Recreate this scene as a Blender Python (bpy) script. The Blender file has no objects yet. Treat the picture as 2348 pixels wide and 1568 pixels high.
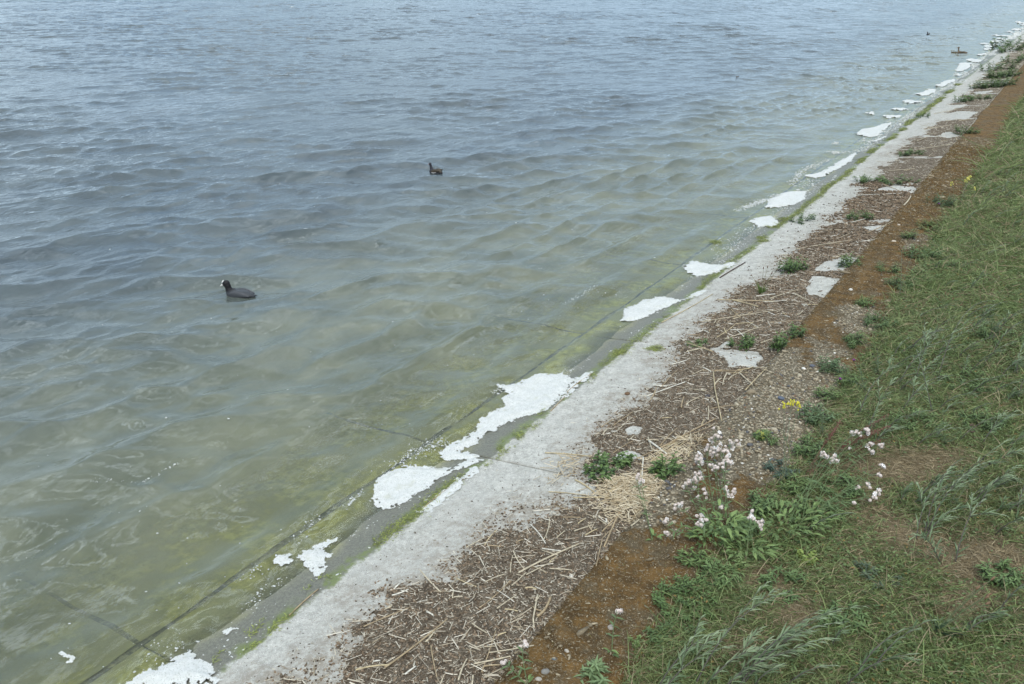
import bpy, math
import numpy as np
from mathutils import Vector, Matrix

SC = bpy.context.scene
COL = SC.collection
rng = np.random.default_rng(7)

# ------------------------------------------------------------------ camera
cam_data = bpy.data.cameras.new('camera')
cam_data.sensor_width = 36.0
cam_data.lens = 29.757
cam_data.clip_start = 0.05
cam_data.clip_end = 6000
cam = bpy.data.objects.new('camera', cam_data)
COL.objects.link(cam)
PITCH = math.atan(858 / 1940.0)
AZ = math.radians(32.7)
CAM = np.array([2.665, 0.0, 2.9])
cam.location = CAM
cam.rotation_euler = (math.pi / 2 - PITCH, 0, AZ)
SC.camera = cam

# ------------------------------------------------------------------ light
SUN_EL, SUN_AZ = math.radians(52), math.radians(150)     # azimuth clockwise from +Y
SC.view_settings.view_transform = 'Standard'
SC.view_settings.look = 'None'
SC.view_settings.gamma = 1.0
SC.view_settings.exposure = 0.32
world = bpy.data.worlds.new('World')
SC.world = world
world.use_nodes = True
nt = world.node_tree
nt.nodes.clear()
wo = nt.nodes.new('ShaderNodeOutputWorld')
bg = nt.nodes.new('ShaderNodeBackground')
bg.inputs['Strength'].default_value = 0.1
sky = nt.nodes.new('ShaderNodeTexSky')
sky.sky_type = 'NISHITA'
sky.sun_disc = False
sky.sun_elevation = SUN_EL
sky.sun_rotation = SUN_AZ
sky.air_density = 1.2
sky.dust_density = 2.0
tc = nt.nodes.new('ShaderNodeTexCoord')
mp = nt.nodes.new('ShaderNodeMapping')
mp.inputs['Scale'].default_value = (1.0, 1.0, 2.2)
n1 = nt.nodes.new('ShaderNodeTexNoise')
n1.inputs['Scale'].default_value = 3.2
n1.inputs['Detail'].default_value = 7
n1.inputs['Roughness'].default_value = 0.55
r1 = nt.nodes.new('ShaderNodeValToRGB')
r1.color_ramp.elements[0].position = 0.38
r1.color_ramp.elements[1].position = 0.62
r1.color_ramp.elements[0].color = (0.35, 0.35, 0.35, 1)
r1.color_ramp.elements[1].color = (1, 1, 1, 1)
n2 = nt.nodes.new('ShaderNodeTexNoise')
n2.inputs['Scale'].default_value = 1.7
n2.inputs['Detail'].default_value = 5
r2 = nt.nodes.new('ShaderNodeValToRGB')
r2.color_ramp.elements[0].position = 0.36
r2.color_ramp.elements[1].position = 0.66
r2.color_ramp.elements[0].color = (5.4, 6.5, 7.4, 1)
r2.color_ramp.elements[1].color = (9.0, 9.7, 9.7, 1)
mx = nt.nodes.new('ShaderNodeMix')
mx.data_type = 'RGBA'
L = nt.links.new
L(tc.outputs['Generated'], mp.inputs['Vector'])
L(mp.outputs[0], n1.inputs['Vector'])
L(mp.outputs[0], n2.inputs['Vector'])
L(n1.outputs['Fac'], r1.inputs['Fac'])
L(n2.outputs['Fac'], r2.inputs['Fac'])
# bright broken cloud high up, in thin bands
n3 = nt.nodes.new('ShaderNodeTexNoise')
n3.inputs['Scale'].default_value = 3.2
n3.inputs['Detail'].default_value = 0.6
n3.inputs['Distortion'].default_value = 0.5
r3 = nt.nodes.new('ShaderNodeValToRGB')
cr = r3.color_ramp
cr.elements[0].position = 0.40; cr.elements[0].color = (0.62, 0.64, 0.66, 1)
cr.elements[1].position = 0.66; cr.elements[1].color = (0.9, 0.9, 0.9, 1)
for ps, v in ((0.42, 0.6), (0.440, 5.5), (0.460, 4.0), (0.48, 0.7), (0.54, 0.5), (0.56, 5.5), (0.585, 0.9)):
    e = cr.elements.new(ps); e.color = (v, v, v, 1)
sz = nt.nodes.new('ShaderNodeSeparateXYZ')
el = nt.nodes.new('ShaderNodeMapRange'); el.interpolation_type = 'SMOOTHSTEP'
el.inputs[1].default_value = 0.36; el.inputs[2].default_value = 0.56
m3 = nt.nodes.new('ShaderNodeMix'); m3.data_type = 'RGBA'
m3.inputs['A'].default_value = (0.75, 0.88, 1.03, 1)
m4 = nt.nodes.new('ShaderNodeMix'); m4.data_type = 'RGBA'; m4.blend_type = 'MULTIPLY'
m4.inputs['Factor'].default_value = 1.0
L(tc.outputs['Generated'], n3.inputs['Vector']); L(n3.outputs['Fac'], r3.inputs['Fac'])
L(tc.outputs['Generated'], sz.inputs[0]); L(sz.outputs[2], el.inputs[0])
L(el.outputs[0], m3.inputs['Factor']); L(r3.outputs['Color'], m3.inputs['B'])
L(r1.outputs['Color'], mx.inputs['Factor'])
L(sky.outputs['Color'], mx.inputs['A'])
L(r2.outputs['Color'], mx.inputs['B'])
L(mx.outputs['Result'], m4.inputs['A']); L(m3.outputs['Result'], m4.inputs['B'])
L(m4.outputs['Result'], bg.inputs['Color'])
L(bg.outputs[0], wo.inputs['Surface'])

sd = bpy.data.lights.new('sun', 'SUN')
sd.energy = 1.25
sd.angle = math.radians(14)
sd.color = (1.0, 0.95, 0.86)
sun = bpy.data.objects.new('sun', sd)
COL.objects.link(sun)
to_sun = Vector((math.sin(SUN_AZ) * math.cos(SUN_EL), math.cos(SUN_AZ) * math.cos(SUN_EL), math.sin(SUN_EL)))
sun.rotation_euler = to_sun.to_track_quat('Z', 'Y').to_euler()
sun.location = (6, -4, 9)

# ------------------------------------------------------------------ helpers
TH = math.tan(math.radians(7.3))        # fall of the concrete apron
WL = -0.030                             # still water level
KX, KZ = 1.17, 0.178                    # kerb edge and top
GX = 1.72                               # where turf starts

def smooth(a, b, x):
    t = np.clip((x - a) / (b - a), 0, 1)
    return t * t * (3 - 2 * t)

def _hash(ix, iy, s):
    h = (ix.astype(np.int64) * 374761393 + iy.astype(np.int64) * 668265263 + s * 974711) & 0xffffffff
    h = ((h ^ (h >> 13)) * 1274126177) & 0xffffffff
    h = (h ^ (h >> 16)) & 0xffffffff
    return h / 4294967295.0

def vnoise(x, y, s=0):
    ix, iy = np.floor(x), np.floor(y)
    fx, fy = x - ix, y - iy
    fx = fx * fx * (3 - 2 * fx)
    fy = fy * fy * (3 - 2 * fy)
    a = _hash(ix, iy, s); b = _hash(ix + 1, iy, s); c = _hash(ix, iy + 1, s); d = _hash(ix + 1, iy + 1, s)
    return (a * (1 - fx) + b * fx) * (1 - fy) + (c * (1 - fx) + d * fx) * fy

def fbm(x, y, s=0, o=4, g=0.5):
    x = np.asarray(x, float); y = np.asarray(y, float)
    r = 0; a = 1; t = 0
    for k in range(o):
        r = r + a * vnoise(x * 2 ** k + 17.3 * k, y * 2 ** k - 9.1 * k, s + k)
        t += a; a *= g
    return r / t * 2 - 1                # about -1..1

def turf_edge(y):
    y = np.asarray(y, float)
    return GX - 0.04 - 0.10 * smooth(3.7, 3.0, y) + 0.07 * fbm(y * 1.6, y * 0, 90, 4) + 0.03 * fbm(y * 7, y * 0, 92, 3)

def turf_z(x, y):
    return 0.185 + 0.10 * (x - GX) + 0.028 * fbm(x * 1.3, y * 1.3, 31, 3) * smooth(GX - .05, GX + .3, x)

def land_z(x, y):
    """height of the dry ground at (x, y)"""
    x = np.asarray(x, float); y = np.asarray(y, float)
    return np.where(x < KX, x * TH, np.where(x < GX, KZ + 0.006 * fbm(x * 4, y * 4, 5, 3), turf_z(x, y)))

# ---- waves
_N = 84
_w = np.random.default_rng(21)
_lam = np.exp(_w.uniform(np.log(0.13), np.log(2.1), _N))
_k = 2 * np.pi / _lam
_spread = np.where(_lam > 0.7, 0.30, np.where(_lam > 0.35, 0.50, 0.75))
_dir = math.radians(-26) + _w.normal(0, 1, _N) * _spread        # travel direction, from +X
_ph = _w.uniform(0, 2 * np.pi, _N)
_sl = 0.036 * np.where(_lam > 0.3, 1.0, 0.5) * np.where(_lam > 0.95, 0.5, 1.0) * np.where((_lam > 0.24) & (_lam < 0.6), 1.15, 1.0)           # slope of each
_amp = _sl / _k * _w.uniform(0.6, 1.4, _N)
_cx, _cy = np.cos(_dir) * _k, np.sin(_dir) * _k

RINGS = [(-3.76, 5.06, .0032), (-5.38, 10.3, .0035)]
def waves(x, y, spacing=None, choppy=True):
    """returns dx, dy, z of the water surface"""
    x = np.asarray(x, float); y = np.asarray(y, float)
    wx = x + 0.16 * fbm(x * 0.9, y * 0.9, 3, 2) ; wy = y + 0.16 * fbm(x * 0.9, y * 0.9, 8, 2)
    gust = 0.70 + 0.5 * fbm(x * 0.23, y * 0.23, 12, 3) + 0.35 * fbm(x * 0.9, y * 0.9, 13, 2)
    shore = smooth(-0.05, -2.0, x)        # waves die out on the apron
    shl = 0.10 + 0.90 * shore
    z = np.zeros_like(x); dx = np.zeros_like(x); dy = np.zeros_like(x)
    for i in range(_N):
        a = _amp[i] * gust * (shl if _lam[i] > 0.3 else 0.45 + 0.55 * shore)
        if spacing is not None:
            a = a * smooth(1.4, 2.8, _lam[i] / spacing)
        p = _cx[i] * wx + _cy[i] * wy + _ph[i]
        s = np.sin(p)
        z += a * np.cos(p)
        dx -= a * s * math.cos(_dir[i]); dy -= a * s * math.sin(_dir[i])
    # long-crested swell turned parallel to the shore by the shoaling bottom
    sw = smooth(-8.5, -2.0, x) * smooth(-0.15, -0.8, x)
    q = x * 2 * np.pi / 0.80 - y * 1.5 * smooth(-.5, -4, x) + 2.8 * fbm(x * 0.4, y * 0.45, 40, 3)
    am = 0.15 + 1.25 * smooth(-.45, .55, fbm(x * 0.55, y * 0.6, 44, 3))
    z += sw * am * (0.016 * np.cos(q) + 0.005 * np.cos(2 * q))
    dx -= sw * am * 0.016 * np.sin(q)
    for bx, by, ba in RINGS:
        r = np.hypot(x - bx, y - by)
        z += ba * np.sin(r * 52) * np.exp(-r / .22) * smooth(.02, .14, r)
    # swash lip
    lip = -0.42 + 0.16 * fbm(y * 0.8, y * 0 + 2.2, 50, 3)
    z += 0.007 * np.exp(-((x - lip) / 0.055) ** 2)
    c = 1.45 if choppy else 0.0
    return dx * c, dy * c, z + WL

def water_z(x, y):
    return waves(x, y, None, False)[2]

# ---- photograph point -> place (pixel of a 2347 x 1568 view of it)
_F = np.array([-math.sin(AZ) * math.cos(PITCH), math.cos(AZ) * math.cos(PITCH), -math.sin(PITCH)])
_R = np.array([math.cos(AZ), math.sin(AZ), 0.0])
_U = np.cross(_R, _F)

def _ray(px, py):
    d = _F * 1940 + _R * (px - 1173.5) - _U * (py - 784)
    return d / np.linalg.norm(d)

def on_z(px, py, z):
    d = _ray(px, py)
    return CAM + d * ((z - CAM[2]) / d[2])

def hit(px, py, lift=0.0):
    """first flat surface met: water, apron, kerb or turf"""
    d = _ray(px, py)
    ts = [(WL + lift - CAM[2]) / d[2]]
    t = (CAM[0] * TH + lift - CAM[2]) / (d[2] - d[0] * TH)
    if (CAM + t * d)[0] < KX: ts.append(t)
    t = (KZ + lift - CAM[2]) / d[2]
    if KX <= (CAM + t * d)[0] < GX: ts.append(t)
    t = (0.185 + 0.10 * (CAM[0] - GX) + lift - CAM[2]) / (d[2] - 0.10 * d[0])
    if (CAM + t * d)[0] >= GX: ts.append(t)
    return CAM + min(ts) * d

# ---- meshes
def tag(o, label=None, cat=None, group=None, kind=None):
    if label: o['label'] = label
    if cat: o['category'] = cat
    if group: o['group'] = group
    if kind: o['kind'] = kind
    return o

def make_mesh(name, V, faces, mat=None, col=None, smoothed=True):
    """faces: list of (n, k) index arrays"""
    me = bpy.data.meshes.new(name)
    V = np.asarray(V, np.float32)
    me.vertices.add(len(V)); me.vertices.foreach_set('co', V.ravel())
    faces = [np.asarray(f, np.int32) for f in faces if len(f)]
    nl = sum(f.size for f in faces); nf = sum(len(f) for f in faces)
    me.loops.add(nl); me.polygons.add(nf)
    me.loops.foreach_set('vertex_index', np.concatenate([f.ravel() for f in faces]))
    tot = np.concatenate([np.full(len(f), f.shape[1], np.int32) for f in faces])
    st = np.zeros(nf, np.int32); st[1:] = np.cumsum(tot)[:-1]
    me.polygons.foreach_set('loop_start', st)
    me.polygons.foreach_set('use_smooth', np.full(nf, smoothed))
    me.update(calc_edges=True)
    if col is not None:
        ca = me.color_attributes.new('Col', 'FLOAT_COLOR', 'POINT')
        c = np.ones((len(V), 4), np.float32); c[:, :3] = col
        ca.data.foreach_set('color', c.ravel())
    if mat: me.materials.append(mat)
    return me

def link(name, me, parent=None, loc=None):
    o = bpy.data.objects.new(name, me)
    COL.objects.link(o)
    if parent is not None: o.parent = parent
    if loc is not None: o.location = loc
    return o

def empty(name, loc=(0, 0, 0), rz=0.0):
    o = bpy.data.objects.new(name, None)
    COL.objects.link(o)
    o.location = loc; o.rotation_euler = (0, 0, rz); o.empty_display_size = 0.1
    return o

class MB:
    """collects vertices, faces and colours of one mesh"""
    def __init__(s): s.V = []; s.F = {}; s.C = []; s.n = 0
    def add(s, V, F, C=(1, 1, 1)):
        V = np.asarray(V, float).reshape(-1, 3)
        C = np.asarray(C, float)
        if C.ndim == 1: C = np.tile(C, (len(V), 1))
        s.V.append(V); s.C.append(C)
        for f in (F if isinstance(F, list) else [F]):
            f = np.asarray(f)
            if f.size: s.F.setdefault(f.shape[1], []).append(f + s.n)
        s.n += len(V)
    def mesh(s, name, mat, smoothed=True):
        return make_mesh(name, np.concatenate(s.V), [np.concatenate(v) for v in s.F.values()], mat, np.concatenate(s.C), smoothed)

def nrm(a):
    return a / np.maximum(np.linalg.norm(a, axis=-1, keepdims=True), 1e-9)

def leaves(mb, P, D, UP, Ln, Wd, droop, C, seg=4, fold=0.25, tip=1.0, wpos=0.4, base=0.15, C2=None):
    """many leaves at once: P base, D direction, UP face normal, droop = bend towards -Z over the length"""
    P = np.asarray(P, float); n = len(P)
    D = nrm(np.broadcast_to(np.asarray(D, float), (n, 3))); UP = np.broadcast_to(np.asarray(UP, float), (n, 3))
    S = nrm(np.cross(D, UP)); Nn = nrm(np.cross(S, D))
    Ln = np.broadcast_to(Ln, n)[:, None]; Wd = np.broadcast_to(Wd, n)[:, None]; droop = np.broadcast_to(droop, n)[:, None]
    C = np.broadcast_to(np.asarray(C, float), (n, 3))
    rows = []; cols = []
    for k in range(seg + 1):
        t = k / seg
        w = (t / wpos) ** 0.7 if t < wpos else ((1 - t) / (1 - wpos)) ** tip
        w = max(w, base if t < wpos else 0.02)
        c = P + D * Ln * t + Nn * 0 - np.array([0, 0, 1.0]) * droop * Ln * t * t
        rows += [c - S * Wd * w * 0.5 + Nn * Wd * w * fold, c, c + S * Wd * w * 0.5 + Nn * Wd * w * fold]
        cc = C if C2 is None else C * (1 - t) + C2 * t
        cols += [cc, cc * 0.93, cc]
    V = np.stack(rows, 1).reshape(-1, 3); Cc = np.stack(cols, 1).reshape(-1, 3)
    m = 3 * (seg + 1); F = []
    for k in range(seg):
        for j in (0, 1):
            a = 3 * k + j
            F.append([a, a + 1, a + 4, a + 3])
    F = (np.array(F)[None] + (np.arange(n) * m)[:, None, None]).reshape(-1, 4)
    mb.add(V, F, Cc)

def blades(mb, P, D, Ln, Wd, droop, C, seg=3):
    """thin grass blades, two vertices per row"""
    n = len(P)
    D = nrm(D); ang = rng.uniform(0, 2 * np.pi, n)
    S = nrm(np.cross(D, np.stack([np.cos(ang), np.sin(ang), 0.3 + 0 * ang], 1)))
    H = nrm(np.stack([D[:, 0], D[:, 1], 0 * ang], 1) + 1e-6)
    Ln = np.broadcast_to(Ln, n)[:, None]; Wd = np.broadcast_to(Wd, n)[:, None]; droop = np.broadcast_to(droop, n)[:, None]
    rows = []; cols = []
    for k in range(seg + 1):
        t = k / seg
        c = P + D * Ln * t + (H * 0.5 - np.array([0, 0, 0.6])) * droop * Ln * t * t
        w = Wd * (0.5 if k < seg else 0.05) * (1 - 0.45 * t)
        rows += [c - S * w, c + S * w]; cols += [C, C]
    V = np.stack(rows, 1).reshape(-1, 3); m = 2 * (seg + 1)
    F = np.array([[2 * k, 2 * k + 1, 2 * k + 3, 2 * k + 2] for k in range(seg)])
    F = (F[None] + (np.arange(n) * m)[:, None, None]).reshape(-1, 4)
    mb.add(V, F, np.stack(cols, 1).reshape(-1, 3))

def tube(mb, pts, r, C, sides=6, cap=True):
    pts = np.asarray(pts, float); n = len(pts)
    r = np.broadcast_to(r, n)
    T = nrm(np.gradient(pts, axis=0))
    up = np.array([0, 0, 1.0]) if abs(T[0, 2]) < 0.9 else np.array([1.0, 0, 0])
    A = nrm(np.cross(T, up)); B = np.cross(T, A)
    a = np.arange(sides) * 2 * np.pi / sides
    V = pts[:, None] + r[:, None, None] * (np.cos(a)[None, :, None] * A[:, None] + np.sin(a)[None, :, None] * B[:, None])
    F = []
    for i in range(n - 1):
        for j in range(sides):
            k = (j + 1) % sides
            F.append([i * sides + j, i * sides + k, (i + 1) * sides + k, (i + 1) * sides + j])
    V = V.reshape(-1, 3); C = np.asarray(C, float)
    if C.ndim == 2: C = np.repeat(C, sides, 0)
    else: C = np.tile(C, (len(V), 1))
    if cap:
        V = np.vstack([V, pts[0], pts[-1]]); C = np.vstack([C, C[0] * 0.5, C[-1] * 0.5])
        t = [[len(V) - 2, (j + 1) % sides, j] for j in range(sides)] + [[len(V) - 1, (n - 1) * sides + j, (n - 1) * sides + (j + 1) % sides] for j in range(sides)]
        mb.add(V, [np.array(F), np.array(t)], C)
    else:
        mb.add(V, np.array(F), C)

def bez(a, b, c, n=9):
    t = np.linspace(0, 1, n)[:, None]
    return (1 - t) ** 2 * np.asarray(a) + 2 * t * (1 - t) * np.asarray(b) + t * t * np.asarray(c)

def ico(sub=1):
    import bmesh
    bm = bmesh.new(); bmesh.ops.create_icosphere(bm, subdivisions=sub, radius=1)
    V = np.array([v.co[:] for v in bm.verts]); F = np.array([[v.index for v in f.verts] for f in bm.faces]); bm.free()
    return V, F

def scatter(mb, V0, F0, P, S, yaw, tilt=None, C=(1, 1, 1), jit=0.0):
    """copies of one small shape gathered in a mass; P (n,3), S (n,3) sizes"""
    n = len(P); c, s = np.cos(yaw), np.sin(yaw)
    W = V0[None] * S[:, None]
    if jit: W = W * (1 + jit * rng.uniform(-1, 1, W.shape))
    if tilt is not None:
        ct, st = np.cos(tilt), np.sin(tilt)
        W = np.stack([W[..., 0] * ct[:, None] + W[..., 2] * st[:, None], W[..., 1], -W[..., 0] * st[:, None] + W[..., 2] * ct[:, None]], -1)
    W = np.stack([W[..., 0] * c[:, None] - W[..., 1] * s[:, None], W[..., 0] * s[:, None] + W[..., 1] * c[:, None], W[..., 2]], -1) + P[:, None]
    C = np.broadcast_to(np.asarray(C, float), (n, 3))
    F = (F0[None] + (np.arange(n) * len(V0))[:, None, None]).reshape(-1, F0.shape[1])
    mb.add(W.reshape(-1, 3), F, np.repeat(C, len(V0), 0))

# ---- materials
class M:
    def __init__(s, name):
        s.m = bpy.data.materials.new(name); s.m.use_nodes = True
        s.t = s.m.node_tree; s.t.nodes.clear()
        s.out = s.t.nodes.new('ShaderNodeOutputMaterial')
    def n(s, typ, **kw):
        nd = s.t.nodes.new(typ)
        for k, v in kw.items():
            if k in ('operation', 'data_type', 'blend_type', 'layer_name', 'attribute_name', 'feature', 'noise_dimensions', 'distance', 'interpolation_type'):
                setattr(nd, k, v)
            else:
                key = int(k[1:]) if k[0] == 'i' and k[1:].isdigit() else k.replace('_', ' ')
                if hasattr(v, 'is_output') or isinstance(v, bpy.types.NodeSocket): s.t.links.new(v, nd.inputs[key])
                else: nd.inputs[key].default_value = v
        return nd
    def math(s, op, a, b=0.0, clamp=False):
        nd = s.n('ShaderNodeMath', operation=op, i0=a, i1=b); nd.use_clamp = clamp
        return nd.outputs[0]
    def mix(s, f, a, b):
        nd = s.t.nodes.new('ShaderNodeMix'); nd.data_type = 'RGBA'
        for key, v in (('Factor', f), ('A', a), ('B', b)):
            if isinstance(v, bpy.types.NodeSocket): s.t.links.new(v, nd.inputs[key])
            else: nd.inputs[key].default_value = v if key == 'Factor' else (v + (1,) if len(v) == 3 else v)
        return nd.outputs['Result']
    def noise(s, vec, scale, detail=3, rough=0.5, dist=0.0):
        nd = s.n('ShaderNodeTexNoise', Vector=vec, Scale=float(scale), Detail=float(detail), Roughness=rough, Distortion=dist)
        return nd.outputs['Fac']
    def ramp(s, fac, a, b):
        """0..1 step between a and b"""
        nd = s.t.nodes.new('ShaderNodeMapRange'); nd.interpolation_type = 'SMOOTHSTEP'
        s.t.links.new(fac, nd.inputs[0])
        nd.inputs[1].default_value = a; nd.inputs[2].default_value = b
        return nd.outputs[0]
    def pos(s):
        return s.n('ShaderNodeNewGeometry').outputs['Position']
    def bump(s, h, strength, dist):
        return s.n('ShaderNodeBump', Height=h, Strength=strength, Distance=dist).outputs['Normal']
    def pbsdf(s, color, rough=0.7, normal=None, spec=0.3, **kw):
        nd = s.n('ShaderNodeBsdfPrincipled', **{'Base_Color': color if isinstance(color, bpy.types.NodeSocket) else tuple(color) + (1,), 'Roughness': rough, 'Specular_IOR_Level': spec}, **kw)
        if normal is not None: s.t.links.new(normal, nd.inputs['Normal'])
        return nd.outputs[0]
    def done(s, shader):
        s.t.links.new(shader, s.out.inputs['Surface']); return s.m

def mat_col(name, rough=0.6, spec=0.25, var=0.25, scale=60, trans=0.0):
    """colour taken from the mesh, broken up by noise"""
    m = M(name); p = m.pos()
    at = m.n('ShaderNodeAttribute', attribute_name='Col').outputs['Color']
    nz = m.noise(p, scale, 3)
    k = m.math('ADD', m.math('MULTIPLY', nz, 2 * var), 1 - var)
    c = m.n('ShaderNodeVectorMath', operation='MULTIPLY', i0=at)
    cmb = m.n('ShaderNodeCombineXYZ', X=k, Y=k, Z=k).outputs[0]
    m.t.links.new(cmb, c.inputs[1]); c = c.outputs[0]
    sh = m.pbsdf(c, rough, None, spec)
    if trans:
        tr = m.n('ShaderNodeBsdfTranslucent', Color=c).outputs[0]
        sh = m.n('ShaderNodeMixShader', Fac=trans, i1=sh, i2=tr).outputs[0]
    return m.done(sh)
# ================================================================== SETTING
def pip_sdf(P, poly):
    """signed distance to a polygon, positive inside"""
    A = poly; B = np.roll(poly, -1, 0)
    d2 = np.full(len(P), 1e9); ins = np.zeros(len(P), bool)
    for a, b in zip(A, B):
        e = b - a; w = P - a
        t = np.clip((w @ e) / max(e @ e, 1e-12), 0, 1)
        q = w - t[:, None] * e
        d2 = np.minimum(d2, (q * q).sum(1))
        c = ((a[1] <= P[:, 1]) != (b[1] <= P[:, 1]))
        with np.errstate(divide='ignore', invalid='ignore'):
            xi = a[0] + (P[:, 1] - a[1]) * e[0] / (e[1] if e[1] else 1e-12)
        ins ^= c & (P[:, 0] < xi)
    return np.where(ins, 1, -1) * np.sqrt(d2)

# ---- litter lying on the slabs
_bl = np.array([hit(a, b)[:2] for a, b in [(700,1568),(777,1478),(889,1361),(1010,1318),(1068,1252),(1104,1229),(1151,1179),(1260,1150),(1330,1120),(1360,1080),(1370,1020),(1392,939),(1467,903),(1498,868),(1520,810),(1582,769),(1611,742),(1652,693),(1685,662),(1740,640),(1788,631),(1805,580),(1832,540),(1912,513),(1960,455),(2010,395),(2062,346),(2105,314),(2150,281),(2200,240)]])
_o = np.argsort(_bl[:, 1]); _bl = _bl[_o]
CLEAN = [[(1285,1118),(1320,1100),(1364,1112),(1372,1134),(1340,1139),(1300,1135)],
 [(1427,980),(1450,974),(1475,982),(1462,1000),(1436,1004)], [(1405,1040),(1440,1030),(1478,1040),(1490,1055),(1445,1062),(1412,1052)],
 [(1628,800),(1660,780),(1676,784),(1664,800),(1728,803),(1756,816),(1738,845),(1710,846),(1672,842),(1660,826),(1640,818)],
 [(1845,660),(1862,632),(1932,632),(1926,655),(1905,684),(1850,676)], [(1862,620),(1890,600),(1935,588),(1975,586),(1955,606),(1930,622),(1880,624)],
 [(1985,440),(2040,425),(2115,424),(2100,442),(2060,440)], [(1960,520),(1990,518),(2040,510),(2020,530),(1985,528)],
 [(2150,308),(2180,300),(2200,312),(2170,318)], [(2165,262),(2200,254),(2248,256),(2220,272),(2175,275)], [(2225,212),(2275,207),(2280,211),(2240,217)], [(2230,188),(2315,184),(2312,188),(2250,191)]]
CLEANW = [np.array([hit(a, b)[:2] for a, b in p]) for p in CLEAN]
def litter(x, y):
    xl = np.interp(y, _bl[:, 1], _bl[:, 0], left=0.25, right=0.42)
    d = x - xl + 0.30 * fbm(x * 3, y * 2.4, 101, 4) 
    P = np.column_stack([np.ravel(x), np.ravel(y)])
    for w in CLEANW:
        s = (np.abs(P - w.mean(0)).max(1) < 2.2)
        if s.any():
            q = np.full(len(P), -1.0); q[s] = pip_sdf(P[s], w)
            d = np.where((q + 0.045 * fbm(P[:, 0] * 13, P[:, 1] * 13, 103, 4) - .012 > 0).reshape(np.shape(x)), np.minimum(d, -0.12), d)
    gap = np.mod(y - 1.66, 2.22)
    d = np.where((y > 9.5) & (gap < 0.20) & (x > 0.35), np.minimum(d, -0.02 - 0.2 * fbm(x * 5, y * 5, 104, 2)), d)
    return d + 0.14 * fbm(x * 14, y * 14, 102, 3)

def litter_h(X, Y, d):
    h = 0.014 * smooth(0.0, 0.16, d) + 0.008 * fbm(X * 28, Y * 28, 105, 3) * smooth(-0.02, 0.1, d)
    return h + 0.012 * smooth(0.25, 0.6, fbm(X * 5, Y * 5, 106, 3)) * smooth(0, .1, d)
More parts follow.
